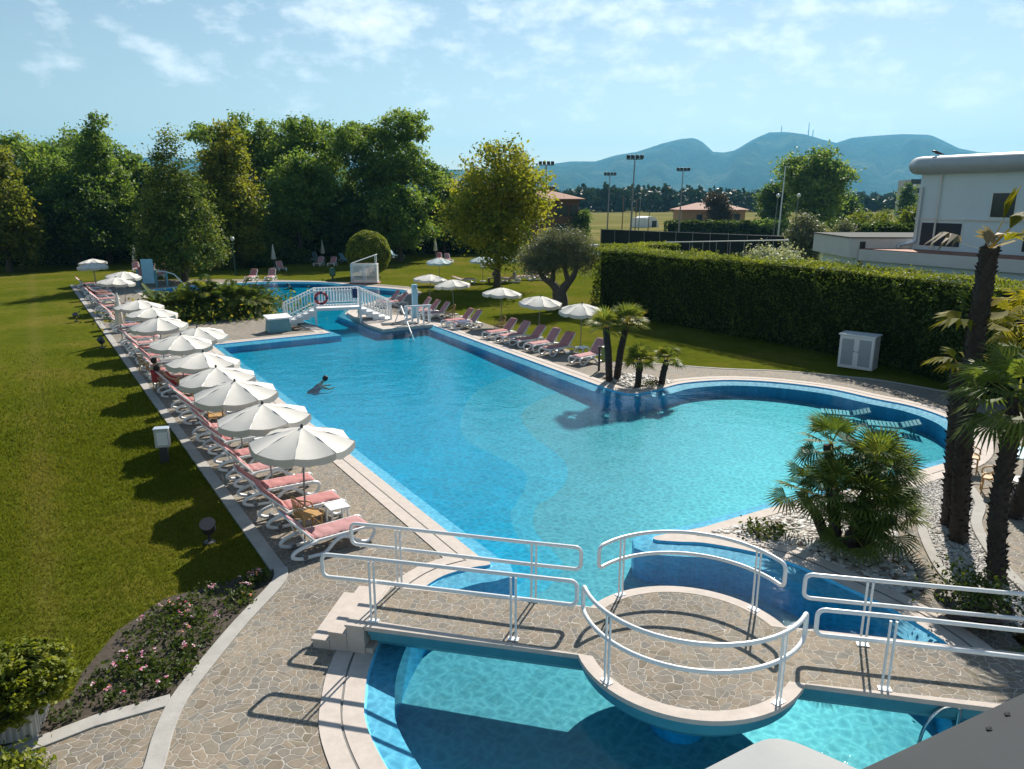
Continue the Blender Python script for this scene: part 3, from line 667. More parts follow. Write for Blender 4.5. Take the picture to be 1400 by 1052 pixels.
m.add(vt, ft); m.add([(x, y, -2.6) for x, y, z in vt], [f[::-1] for f in ft]); ring(m, wo, wo, -2.6, -.034)
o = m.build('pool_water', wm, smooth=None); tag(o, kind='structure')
# kerbs
def kerb(name, path, w=.26, z1=.035):
    mm = strip(path, w, -.05, z1, MB()); o = mm.build(name, MT['kerb'], smooth=None, bevel=.008); tag(o, kind='structure'); return o
kerb('lawn_kerb', [SN(24.6, LE), SN(20, LE), SN(10, LE), SN(0, LE), SN(-15, LE), SN(-34, LE)], .28)
kerb('flower_bed_kerb', spline([SN(24.6, LE+.05), G(380, 797), G(330, 851), G(280, 911), G(245, 957), G(224, 1003), G(210, 1052), (-4.4, 7.0), (-4.0, 6.0)], 5), .26, .03)
kerb('paving_kerb', [(-4.92, 9.1), G(130, 987), G(60, 1014), G(-40, 1046)], .26, .026)
kerb('gravel_kerb', spline([(9.8, 17.4), (9.39, 15.67), (8.88, 14.53), (8.43, 13.22), (8.29, 12.36), (8.5, 11.1)], 5), .2, .04)
kerb('gravel_kerb', spline([(11.5, 17.3), (11.08, 16.09), (10.37, 15.08), (9.97, 14.18), (9.64, 13.07), (9.5, 12.23), (9.4, 10.8)], 5), .22, .04)
kerb('lawn_kerb', spline([(4.34, 31.63), (6.23, 31.36), (8.92, 30.42), (11.4, 29.95), (13.43, 29.04), (14.73, 28.3), (16.48, 26.36)], 4), .14, .02)

# ------------------------------------------------------------------ hills
PROF = [(-600, 232), (-200, 222), (100, 222), (215, 214), (300, 220), (420, 214), (500, 222), (590, 232), (700, 232), (735, 226), (780, 221), (815, 221), (840, 213), (870, 208), (905, 196), (930, 190), (950, 189), (962, 196), (975, 208), (990, 209), (1005, 206), (1030, 191), (1052, 181), (1075, 180), (1100, 183), (1122, 190), (1143, 196), (1165, 189), (1200, 186), (1235, 184), (1272, 185), (1290, 193), (1310, 203), (1340, 209), (1370, 209), (1420, 213), (1600, 222), (2000, 235)]
pxs = np.arange(-600, 2001, 7.)
py = np.interp(pxs, [p[0] for p in PROF], [p[1] for p in PROF])
RD = np.linspace(2900, 8000, 50); RIDGE = 6400.
V = []; rs_ = np.random.default_rng(3)
ph = rs_.uniform(0, 6.28, (24,)); kx = rs_.uniform(.0006, .008, 24); ky = rs_.uniform(.0006, .008, 24)*rs_.choice([-1, 1], 24)
for r in RD:
    for x_, y_ in zip(pxs, py):
        X, Y, Z = W(x_, y_, RIDGE); H0 = max(Z, 60)
        wob = 380*math.sin(x_*.021+1)+190*math.sin(x_*.055)
        t = (r-(3450+wob*.5))/(RIDGE-3450-wob*.5)
        e = 0 if t <= 0 else (t*t*(3-2*t) if t < 1 else max(0, 1-(r-RIDGE)/3300.))
        x3 = X/RIDGE*r; nn = sum(math.sin(kx[i]*x3+ky[i]*r+ph[i])/(1+220*abs(kx[i])) for i in range(24))
        spur = .16*math.sin(x_*.045+r*.0013)+.12*math.sin(x_*.11-r*.002)+.07*math.sin(x_*.23+r*.003)
        z = H0*e*(1+(spur if t < .97 else 0)*(1-min(1, max(0, t)))*1.6)+nn*8*e*(1-abs(2*min(1, e)-1)*.6)
        if t < 1: z = min(z, H0*(.45+.53*max(0, t)) if t < .96 else H0)
        V.append((x3, r, max(z, 0)-3))
nx = len(pxs); F = [(j*nx+i, j*nx+i+1, (j+1)*nx+i+1, (j+1)*nx+i) for j in range(len(RD)-1) for i in range(nx-1)]
hm, nth, bs, out = newmat('wooded_hills'); P_ = pos(nth)
fa = noise(nth, P_, .0028, 6, .65); fb = noise(nth, P_, .02, 5, .7)
c = ramp(nth, fa, [(.35, (.014, .032, .010)), (.52, (.035, .060, .017)), (.66, (.10, .11, .035))])
nth.links.new(mixc(nth, 1., c, ramp(nth, fb, [(.3, (.4, .4, .4)), (.7, (1.6, 1.6, 1.6))]), 'MULTIPLY'), bs.inputs['Base Color'])
bs.inputs['Roughness'].default_value = 1; bs.inputs['Specular IOR Level'].default_value = 0; bump(nth, bs, fb, 1., 60.)
m = MB(); m.add(V, F); o = m.build('hills', hm, smooth=180); tag(o, kind='structure')
for px_, yt, yb, lab in ((1105, 168, 185, 'tallest thin radio mast on the hilltop ridge'), (1068, 172, 183, 'short radio mast on the rounded summit of the hill'), (1111, 177, 187, 'small mast just beside the tallest radio mast')):
    a = W(px_, yb, 6380); b = W(px_, yt, 6380); t = thing('radio_mast', lab, 'mast', (a[0], a[1], a[2]-8))
    m = MB(); m.tube([(0, 0, 0), (0, 0, b[2]-a[2]+8)], [4.4, 2.4], 5); m.build('mast_tower', MT['dark_metal'], t)
    m = MB(); m.box((0, 0, (b[2]-a[2]+8)*.72), (7, 7, 5)); m.build('antenna', MT['dark_metal'], t)
# far wood: one mass nobody could count
cc_ = []
for i in range(3800):
    Y = 430+900*random.random()**1.6; X = random.uniform(-.75, 1.15)*Y
    h = random.uniform(7, 13)+3*math.sin(X*.02); cc_.append((X, Y, h))
Cn = np.array(cc_); per = 60
off = rng.normal(size=(len(Cn), per, 3)); off /= np.linalg.norm(off, axis=2)[:, :, None]; off *= (.55+.5*rng.random((len(Cn), per, 1)))
P = np.empty((len(Cn), per, 3)); rr = 3.6+2.2*rng.random((len(Cn), 1))
P[:, :, 0] = Cn[:, None, 0]+off[:, :, 0]*rr; P[:, :, 1] = Cn[:, None, 1]+off[:, :, 1]*rr; P[:, :, 2] = Cn[:, None, 2]*(.52+.5*off[:, :, 2])
P = P.reshape(-1, 3); o = leafmesh('distant_forest', P, 2.2+1.4*rng.random(len(P)), LF['far'], np.repeat(rng.random(len(Cn)), per), aspect=.9); tag(o, 'dark green woodland massed along the far edge of the fields', 'forest', kind='stuff')
# ------------------------------------------------------------------ sun loungers: +x is the foot end
def sides(pts, y): return [(x, y, z) for x, z in pts]
def make_lounger(name, label, cushion=True, frame_mat='white_plastic', cush='pink', back=46, deck=False):
    t = thing(name, label, 'sun lounger')
    fm = MT[frame_mat]
    m = MB()
    for y in (-.31, .31): m.box((.36, y, .335), (1.22, .05, .055))
    for x in (-.235, .955): m.box((x, 0, .335), (.05, .67, .05))
    for k in range(9): m.box((-.16+k*.13, 0, .340), (.075, .58, .018))
    m.build('seat', fm, t, bevel=.01)
    loop = spline([(.90, .33), (1.02, .30), (1.05, .19), (.97, .06), (.83, .03), (.66, .10), (.50, .23), (.34, .285), (.18, .23), (.04, .11), (-.08, .035), (-.30, .04), (-.55, .05), (-.72, .13), (-.66, .23), (-.42, .30), (-.20, .325)], 4)
    for y in (-.335, .335):
        m = MB(); m.tube(sides(loop, y), .040, 8); m.build('leg', fm, t)
    for y in (-.335, .335): m = MB(); m.tube([(-.47, y*.75, .07), (-.47, y*1.12, .07)], .05, 12); m.build('wheel', MT['pole'], t)
    a = R(back); ca, sa = math.cos(a), math.sin(a); H = (-.25, .345)
    q = Matrix.Rotation(a, 3, 'Y')
    def bp_(u, w): return (H[0]-u*ca-w*sa*-1*0+w*sa, H[1]+u*sa+w*ca)
    m = MB()
    for y in (-.30, .30):
        m.tube([(bp_(0, 0)[0], y, bp_(0, 0)[1]), (bp_(.66, 0)[0], y, bp_(.66, 0)[1]), (bp_(.75, 0)[0], y*.86, bp_(.75, 0)[1])], .026, 7)
    m.tube([(bp_(.75, 0)[0], -.27, bp_(.75, 0)[1]), (bp_(.785, 0)[0], 0, bp_(.785, 0)[1]), (bp_(.75, 0)[0], .27, bp_(.75, 0)[1])], .026, 7)
    for k in range(6):
        u = .08+k*.115; p = bp_(u, 0); m.box((p[0], 0, p[1]), (.075, .57, .018), rot=Matrix.Rotation(a, 3, 'Y'))
    s0 = bp_(.42, -.02)
    m.tube([(s0[0], -.28, s0[1]), (-.40, -.28, .26)], .016, 6); m.tube([(s0[0], .28, s0[1]), (-.40, .28, .26)], .016, 6)
    m.build('backrest', fm, t)
    if cushion:
        def pad(L, nm, tf):
            bm = bmesh.new(); bmesh.ops.create_grid(bm, x_segments=22, y_segments=8, size=.5)
            mm = MB(); vs = []; 
            NX, NY = 22, 8
            for s_ in (1, -1):
                for i in range(NX+1):
                    for j in range(NY+1):
                        u = i/NX; w = j/NY; ex = min(u, 1-u)*L; ey = min(w, 1-w)*.56
                        r = min(1, ex/.05)*min(1, ey/.05); r = math.sqrt(max(0, r))
                        tuft = -.018*math.exp(-((u*L % .32-.16)/.018)**2) if s_ > 0 else 0
                        vs.append(tf(u*L, (w-.5)*.56, (.030+.034*r+tuft*min(1, ex/.04)+.005*math.sin(u*17+w*9)) if s_ > 0 else .030-.018*r))
            K = (NX+1)*(NY+1); fs = []
            for s_ in (0, 1):
                for i in range(NX):
                    for j in range(NY):
                        q_ = (s_*K+i*(NY+1)+j, s_*K+(i+1)*(NY+1)+j, s_*K+(i+1)*(NY+1)+j+1, s_*K+i*(NY+1)+j+1)
                        fs.append(q_ if s_ == 0 else q_[::-1])
            bd = [i*(NY+1) for i in range(NX+1)]+[NX*(NY+1)+j for j in range(1, NY+1)]+[i*(NY+1)+NY for i in range(NX-1, -1, -1)]+[j for j in range(NY-1, 0, -1)]
            for i in range(len(bd)):
                a_, b_ = bd[i], bd[(i+1) % len(bd)]; fs.append((a_, K+a_, K+b_, b_))
            bm.free(); mm.add(vs, fs); mm.build(nm, MT[cush], t, smooth=70)
        pad(1.20, 'seat_cushion', lambda u, y, h: (-.24+u, y, .345+h))
        pad(.80, 'back_cushion', lambda u, y, h: (H[0]-.0-u*ca+h*sa, y, H[1]+u*sa+h*ca))
    return t
GL = 'pink cushioned loungers along the lawn kerb'
LNG = make_lounger('sun_lounger', 'x'); LNG['group'] = GL
LNG2 = make_lounger('sun_lounger', 'x', cush='pink2', back=50)
LNG_FLAT = make_lounger('sun_lounger', 'x', cush='pink2', back=18)
LNG_BARE = make_lounger('sun_lounger', 'x', cushion=False, frame_mat='paleblue', back=52)  # white plastic; bluish shade put into the frame colour
used = set()
def place(src, x, y, rz, label, group=None, z=0., scale=None):
    if src.name not in used:
        used.add(src.name); src.location = (x, y, z); src.rotation_euler = (0, 0, rz); src['label'] = label
        if group: src['group'] = group
        return src
    return dup(src, (x, y, z), rz, label, group, scale)
SL = [24.2, 22.5, 21.0, 19.65, 18.3, 16.75, 15.4, 13.3, 11.75, 9.3, 7.9, 6.2, 4.3, 2.9, 1.0, -.5, -2.1, -6.6, -8.2, -12.2, -13.8, -15.6, -19.7, -22.5, -25.5, -28.2, -31.2]
for i, s in enumerate(SL):
    x, y = SN(s, -3.0+random.uniform(-.06, .06)); src = LNG if i % 3 else LNG2
    place(src, x, y, ANG_N+random.uniform(-.06, .06), f'pink cushioned white lounger beside the lawn kerb, {ORD[i]} from the flower bed', GL)
GR = 'pink cushioned loungers below the clipped hedge'
SR = [13.4, 11.15, 10.0, 8.75, 7.45, 6.2, 2.7, 1.75, -1.3, -2.55, -3.7, -7.2, -8.3]
for i, s in enumerate(SR):
    nn = 13.15 if i < 8 else 13.3
    x, y = SN(s, nn); src = LNG if i % 2 else LNG2
    place(src, x, y, ANG_N+PI+random.uniform(-.08, .08)+(.12 if i < 6 else 0), f'pink cushioned white lounger facing the main pool, {ORD[i]} from the four small palms', GR)
# loungers out on the grass
def atpx(px, py): return G(px, py)
LAWN_L = [(345, 383, -90, LNG, 'pink lounger alone on the grass just behind the palm island'), (371, 383, -85, LNG2, 'pink lounger behind the far pool edge, beside the one behind the island'),
 (384, 370, -60, LNG, 'pink lounger under the folded parasol next to the dark shrubs'), (437, 363.5, -95, LNG2, 'pink lounger facing the pool between the two folded parasols'),
 (455, 363.5, -90, LNG, 'pink lounger beside the folded parasol, facing the pool'), (421, 358, -30, LNG_BARE, 'bare white lounger with blue shade painted in, by the thin folded parasol'), (434, 356, -40, LNG_BARE, 'bare white lounger with blue shade painted in, half hidden behind a pink one'),
 (472, 358, -30, LNG_BARE, 'bare white lounger with blue shade painted in, close to the round clipped bush'), (541, 353, -20, LNG_BARE, 'bare white lounger with blue shade painted in, under the pale parasol behind the round bush'),
 (601, 357, -80, LNG, 'pink lounger by the folded parasol under the yellow-green tree'), (613, 359, -70, LNG2, 'pink lounger half in shade beside the yellow-green tree'),
 (671, 366, 180, LNG_FLAT, 'white lounger lying flat under the pale parasol by the plane tree'), (700, 386, 165, LNG_FLAT, 'lounger under the plane tree with two people on it'),
 (722, 383, 175, LNG2, 'white lounger with crossed legs beside the people under the plane tree'), (738, 383, 170, LNG_FLAT, 'pink lounger between the plane tree and the olive'),
 (634, 387, 10, LNG_FLAT, 'dark lounger in the tree shade with its back raised'), (733, 377, 160, LNG, 'pink lounger with raised back beyond the olive branches'),
 (187, 372, -60, LNG2, 'pink lounger beside the folded parasol near the dark hedge'), (195, 380, -60, LNG, 'pink lounger left of the pale blue entry panel'), (221, 380, -75, LNG2, 'pink lounger right of the pale blue entry panel'),
 (233, 369, -20, LNG_FLAT, 'white lounger in shade beyond the magnolia trunk'), (247, 368, -20, LNG_FLAT, 'white lounger with red towel next to the magnolia trunk'), (206, 373, -80, LNG, 'lounger tucked behind the pale blue entry panel')]
for px, py, rz, src, lab in LAWN_L:
    x, y = atpx(px, py); place(src, x, y, R(rz), lab, 'loungers scattered on the grass', -.015)
# ------------------------------------------------------------------ parasols
def make_parasol(label, rad=1.13, h=2.2, mat='canopy', val='valance'):
    t = thing('parasol', label, 'parasol'); n = 8; prof = [(.0, 2.20), (.16, 2.165), (.45, 2.085), (.75, 1.985), (1., 1.875)]
    V = []; F = []; sub = 6
    for k in range(n):
        a0 = 2*PI*k/n; a1 = 2*PI*(k+1)/n; b = len(V)
        for f, z in prof:
            for j in range(sub+1):
                u = j/sub; x = (math.cos(a0)*(1-u)+math.cos(a1)*u)*f*rad; y = (math.sin(a0)*(1-u)+math.sin(a1)*u)*f*rad
                sag = .09*f*math.sin(PI*u)
                V.append((x, y, z-sag*.75))
        for i in range(len(prof)-1):
            for j in range(sub):
                F.append((b+i*(sub+1)+j, b+(i+1)*(sub+1)+j, b+(i+1)*(sub+1)+j+1, b+i*(sub+1)+j+1))
    m = MB(); m.add(V, F); m.build('canopy', MT[mat], t, smooth=18)
    V = []; F = []
    for k in range(n):
        a0 = 2*PI*k/n; a1 = 2*PI*(k+1)/n; b = len(V)
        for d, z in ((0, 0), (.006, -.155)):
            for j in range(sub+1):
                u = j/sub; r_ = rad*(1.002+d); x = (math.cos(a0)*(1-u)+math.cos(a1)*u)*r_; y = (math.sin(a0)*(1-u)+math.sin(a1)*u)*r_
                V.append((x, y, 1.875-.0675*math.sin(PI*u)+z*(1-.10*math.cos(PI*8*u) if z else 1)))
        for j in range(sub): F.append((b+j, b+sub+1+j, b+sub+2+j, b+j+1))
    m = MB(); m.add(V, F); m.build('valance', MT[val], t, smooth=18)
    m = MB(); m.tube([(0, 0, .0), (0, 0, 2.2)], .021, 8); m.build('pole', MT['pole'], t)
    m = MB(); m.lathe([(.03, 2.19), (.036, 2.235), (.018, 2.27)], 8); m.build('finial', MT['dark_metal'], t)
    m = MB(); m.lathe([(.27, .0), (.27, .05), (.09, .085), (.045, .095), (.04, .26)], 14); m.build('base', MT['concrete'], t)
    m = MB()
    for k in range(n):
        a = 2*PI*k/n; m.tube([(0, 0, 2.17), (math.cos(a)*rad*.5, math.sin(a)*rad*.5, 2.075), (math.cos(a)*rad, math.sin(a)*rad, 1.875)], .008, 4)
    m.build('ribs', MT['pole'], t)
    return t
GU = 'white parasols over the loungers by the lawn'
PRS = make_parasol('x'); PRB = make_parasol('x', mat='canopy_skylight_blue', val='canopy_skylight_blue')
LU = [(408, 581, 'white parasol at the flower bed end of the lawn-side row'), (364, 550, None), (323, 518, None), (299, 500, None), (273, 480, None), (243, 456, None), (218, 432, None), (204, 419, None), (188, 409, None)]
for i, (px, py, lab) in enumerate(LU):
    x, y = G(px, py, 2.26); place(PRS, x, y, random.uniform(0, .78), lab or f'white parasol in the lawn-side row, {ORD[i]} from the flower bed', GU)
for px, py, lab in ((270, 445, 'white parasol standing out of the row, close to the main pool corner'), (155, 378, 'white parasol beyond the row, beside the back pool'), (166, 370, 'white parasol just behind another near the back pool'),
     (127, 358, 'white parasol at the dark hedge end, in front of its twin'), (127, 353, 'white parasol standing last of all, close to the dark hedge')):
    x, y = G(px, py, 2.26); place(PRS, x, y, random.uniform(0, .78), lab, GU)
for i, (px, py) in enumerate([(795, 413), (736, 403), (684, 392), (620, 381), (586, 374)]):
    x, y = G(px, py, 2.26); place(PRS, x, y, random.uniform(0, .78), f'white parasol behind the hedge-side loungers, {ORD[i]} from the four small palms', 'white parasols by the hedge-side loungers')
for px, py, lab in ((600, 352, 'white parasol with blue skylight painted in, alone on the grass before the plane tree'), (660, 349.5, 'white parasol with blue skylight painted in, beside the plane tree trunk, above a flat lounger'), (690, 349.5, 'white parasol with blue skylight painted in, directly behind the plane tree trunk'), (538, 325, 'pale parasol half hidden behind the round bush')):
    x, y = G(px, py, 2.26); place(PRB, x, y, random.uniform(0, .78), lab, 'white parasols on the grass, blue skylight painted in')
for o_ in [o for o in COL.objects if o.name.startswith('parasol')]: o_.rotation_euler = (R(random.uniform(-3.5, 3.5)), R(random.uniform(-3.5, 3.5)), o_.rotation_euler.z)
# towels left on loungers
TW = {}
def towel(s, n, mat, lab, back=False):
    x, y = SN(s, n); t = thing('towel', lab, 'towel', (x, y, 0), ANG_N if n < 5 else ANG_N+PI, 'towels left on loungers')
    m = MB(); V = []; F = []; NX, NY = 14, 8
    for i in range(NX+1):
        for j in range(NY+1):
            u = i/NX; w = j/NY-.5; ex = abs(w)*2
            V.append((.0+u*.8, w*.62, .428+.014*math.sin(u*9+w*6)*(1-ex)+.012*math.sin(w*14)-(.07 if ex > .95 else 0)))
    for i in range(NX):
        for j in range(NY): F.append((i*(NY+1)+j, (i+1)*(NY+1)+j, (i+1)*(NY+1)+j+1, i*(NY+1)+j+1))
    m.add(V, F); m.build('cloth', MT[mat], t, smooth=70)
for s_, n_, mt_, lab in ((16.75, -3.0, 'awning', 'white towel spread on a lounger under the fourth parasol of the lawn-side row'), (11.75, -3.0, 'teal_cloth', 'teal towel spread on a lounger midway along the lawn-side row'), (4.3, -3.0, 'awning', 'white towel on a lounger far up the lawn-side row'), (-8.2, -3.0, 'navy', 'dark blue towel on a lounger near the back pool'), (2.7, 13.15, 'navy', 'dark blue towel on a hedge-side lounger near the footbridge')): towel(s_, n_, mt_, lab)
def folded(px, py, lab, src=[None]):
    x, y = G(px, py)
    if src[0] is None:
        t = thing('folded_parasol', lab, 'parasol', (x, y, -.01), 0, 'folded parasols on the grass')
        m = MB(); m.tube([(0, 0, 0), (0, 0, 2.45)], .024, 8); m.build('pole', MT['pole'], t)
        V = []; F = []; n = 16
        for f, z, r_ in ((0, .95, .20), (.25, 1.0, .22), (.5, 1.5, .17), (.75, 2.1, .09), (1, 2.5, .03)):
            for k in range(n):
                rr_ = r_*(1+(.25 if k % 2 else -.2)*(1-f)); V.append((rr_*math.cos(2*PI*k/n), rr_*math.sin(2*PI*k/n), z))
        for i in range(4):
            for k in range(n): F.append((i*n+k, i*n+(k+1) % n, (i+1)*n+(k+1) % n, (i+1)*n+k))
        m = MB(); m.add(V, F); m.build('canopy', MT['canopy'], t, smooth=50)
        m = MB(); m.lathe([(.27, .0), (.27, .05), (.09, .09), (.04, .2)], 12); m.build('base', MT['concrete'], t)
        src[0] = t
    else: dup(src[0], (x, y, -.01), random.random(), lab)
for px, py, lab in ((375, 367, 'white folded parasol by the dark shrubs and a pink lounger'), (411, 356, 'thin white folded parasol beside a bare lounger'), (442, 358, 'white folded parasol between two pink loungers'),
      (595.5, 354, 'white folded parasol against the dark hedge near the plane tree'), (186, 369, 'white folded parasol near the magnolia and the dark hedge'), (168, 468, 'folded parasol standing at the lawn kerb far up the lounger row')): folded(px, py, lab)
# ------------------------------------------------------------------ cane chairs, low tables
def make_chair(label):
    t = thing('cane_chair', label, 'chair')
    m = MB(); m.box((0, 0, .43), (.46, .46, .035)); m.build('seat', MT['wicker'], t, bevel=.01)
    for x, y in ((-.2, -.21), (-.2, .21), (.2, -.21), (.2, .21)):
        m = MB(); m.tube([(x*1.08, y*1.08, 0), (x, y, .43)], .018, 6); m.build('leg', MT['wicker'], t)
    m = MB(); arm = spline([(.24, -.24, .42), (.20, -.27, .56), (-.05, -.27, .66), (-.25, -.22, .82), (-.30, 0, .90), (-.25, .22, .82), (-.05, .27, .66), (.20, .27, .56), (.24, .24, .42)], 5)
    m.tube(arm, .018, 7)
    m.tube(spline([(.1, -.24, .43), (-.05, -.245, .52), (-.22, -.19, .62), (-.27, 0, .66), (-.22, .19, .62), (-.05, .245, .52), (.1, .24, .43)], 4), .013, 6)
    for k in range(7):
        y = -.21+k*.07; m.tube([(-.215, y*.95, .44), (-.27+.02*abs(y)*3, y, .80)], .010, 5)
    m.build('backrest', MT['wicker'], t)
    m = MB(); m.tube([(-.2, -.215, .16), (.2, -.215, .3)], .011, 5); m.tube([(-.2, .215, .3), (.2, .215, .16)], .011, 5); m.tube([(.21, -.21, .2), (.21, .21, .2)], .011, 5)
    m.build('stretchers', MT['wicker'], t)
    return t
CH = make_chair('x'); GC = 'bamboo chairs round the pool'
for (x, y), rz, lab in ((SN(23.35, -2.95), ANG_N+.15, 'bamboo armchair between the first two loungers from the flower bed'), (SN(14.4, -2.9), ANG_N-.2, 'bamboo armchair in the middle of the lawn-side lounger row'), (SN(10.5, -3.0), ANG_N+.2, 'bamboo armchair beside the person in red on the lawn side'),
     (SN(5.2, -3.6), ANG_N+.5, 'bamboo armchair at the kerb far up the lawn-side row'), (SN(5.1, 13.7), ANG_N+PI, 'bamboo armchair beside the hedge-side loungers, under a parasol'), (SN(-.4, 13.7), ANG_N+PI-.2, 'bamboo armchair among the hedge-side loungers near the footbridge'),
     ((11.75, 16.75), 2.6, 'bamboo armchair behind the tall palm trunks, left of the round table'), ((12.9, 16.9), -1.9, 'bamboo armchair in front of the round table'), ((14.1, 18.0), 2.9, 'bamboo armchair on the far side of the round table'), ((12.1, 18.3), -.6, 'bamboo armchair between the pool kerb and the round table')):
    place(CH, x, y, rz, lab, GC)
def make_low_table(label):
    t = thing('side_table', label, 'table'); m = MB(); m.box((0, 0, .40), (.46, .46, .035))
    m.build('table_top', MT['white_plastic'], t, bevel=.012)
    for x, y in ((-.18, -.18), (-.18, .18), (.18, -.18), (.18, .18)):
        m = MB(); m.tube([(x, y, 0), (x, y, .39)], .025, 6); m.build('leg', MT['white_plastic'], t)
    return t
LT = make_low_table('x')
for (x, y), lab in ((SN(23.2, -2.25), 'low white table behind the bamboo armchair by the flower bed'), (SN(12.6, -2.2), 'low white table amid the lawn-side loungers'), (SN(1.2, 13.75), 'low white table beside the hedge-side loungers near the palms'), (SN(12.2, 13.7), 'low white table next to the lounger by the four small palms'), (SN(17.6, -2.3), 'low white table under the third parasol from the flower bed')):
    place(LT, x, y, ANG_N, lab, 'low white tables between loungers')
t = thing('round_table', 'round white table among bamboo chairs behind the tall palms', 'table', (13.1, 17.6, 0))
m = MB(); m.lathe([(.0, .70), (.52, .70), (.55, .715), (.55, .74), (.52, .75), (0, .75)], 28, cap=False); m.build('table_top', MT['paleblue'], t)
m = MB(); m.lathe([(.28, 0), (.28, .03), (.05, .06), (.04, .70)], 14); m.build('pedestal', MT['white_plastic'], t)
# ------------------------------------------------------------------ the stone footbridge with its round landing
BC = (2.65, 9.75); BR = 1.70; BZ = .5
def arc(c, r, a0, a1, n): return [(c[0]+r*math.cos(R(a0+(a1-a0)*i/n)), c[1]+r*math.sin(R(a0+(a1-a0)*i/n))) for i in range(n+1)]
def angle(p): return math.degrees(math.atan2(p[1]-BC[1], p[0]-BC[0]))
fJ = (1.0, 9.47); bJ = (1.21, 10.84); rF = (4.06, 8.79); rB = (4.28, 10.2)
fL, bL, fR_, bR_ = (-2.33, 10.2), (-2.12, 11.6), (8.6, 7.82), (8.95, 9.22)
def circ_pt(p): 
    d = Vector((p[0]-BC[0], p[1]-BC[1])).normalized()*BR; return (BC[0]+d.x, BC[1]+d.y)
fJ, bJ, rF, rB = map(circ_pt, (fJ, bJ, rF, rB))
front = [fL]+arc(BC, BR, angle(fJ), angle(rF), 28)+[fR_]
backp = [bR_]+arc(BC, BR, angle(rB), angle(bJ), 28)+[bL]
BP = front+backp
t = thing('footbridge', 'low stone-edged footbridge with a round landing over the pool', 'footbridge', (0, 0, 0))
# inner paving edge
wi = .20
fi = [(fL[0]+.02, fL[1]+wi)]+[p for p in arc(BC, BR-wi, angle(fJ)+2.5, angle(rF)-2.5, 28)]+[(fR_[0], fR_[1]+wi)]
bi = [(bR_[0], bR_[1]-wi)]+[p for p in arc(BC, BR-wi, angle(rB)+2.5, angle(bJ)-2.5, 28)]+[(bL[0]+.02, bL[1]-wi)]
INN = fi+bi
sheet('paving', INN, [], BZ-.004, MT['paving'], t)
m = MB(); n = len(BP)
tmp = sheet('tmp', BP, [INN], BZ, MT['stone']); m.add([tuple(v.co) for v in tmp.data.vertices], [list(p.vertices) for p in tmp.data.polygons]); bpy.data.objects.remove(tmp)
ring(m, BP, BP, BZ-.07, BZ); ring(m, offset(BP, -.05), BP, BZ-.07, BZ-.07); ring(m, INN, INN, BZ-.004, BZ)
m.build('edge_stones', MT['stone'], t, smooth=25)
m = MB(); P1 = offset(BP, -.05); P2 = offset(BP, -.075); P3 = offset(BP, -.12); P4 = offset(BP, -.20)
ring(m, P1, P1, BZ-.17, BZ-.07); ring(m, P2, P1, BZ-.17, BZ-.17); ring(m, P2, P2, BZ-.27, BZ-.17); ring(m, P3, P2, BZ-.27, BZ-.27); ring(m, P4, P3, BZ-.40, BZ-.27)
tmp = sheet('tmp', P4, [], BZ-.40, MT['stone']); m.add([tuple(v.co) for v in tmp.data.vertices], [list(p.vertices)[::-1] for p in tmp.data.polygons]); bpy.data.objects.remove(tmp)
m.build('side_band', MT['fascia'], t, smooth=25)
# steps at the paved end: three treads and the end pier
ax = Vector((.977, -.215)); wx = Vector((.148, .989)); L0 = Vector(fL)
def quad(a, b, w0=0., w1=1.42): return [tuple(L0+ax*a+wx*w0), tuple(L0+ax*b+wx*w0), tuple(L0+ax*b+wx*w1), tuple(L0+ax*a+wx*w1)]
for k, z in enumerate((.50, .335, .17)):
    m = MB(); m.prism(quad(-.30*(k+1), -.30*k-.004), -.02, z-.045); m.prism(quad(-.30*(k+1)-.02, -.30*k-.004, -.02, 1.44), z-.045, z); m.build('step', MT['stone'], t, smooth=None, bevel=.008)
m = MB(); m.prism(quad(.0, .12, .03, 1.39), -.6, BZ-.402); m.build('end_pier', MT['stone'], t, smooth=None)
m = MB(); m.lathe([(.42, -1.35), (.42, -.1), (.62, .09)], 24, (BC[0]-.1, BC[1]-.1, 0)); m.build('pier', MT['basin'], t)
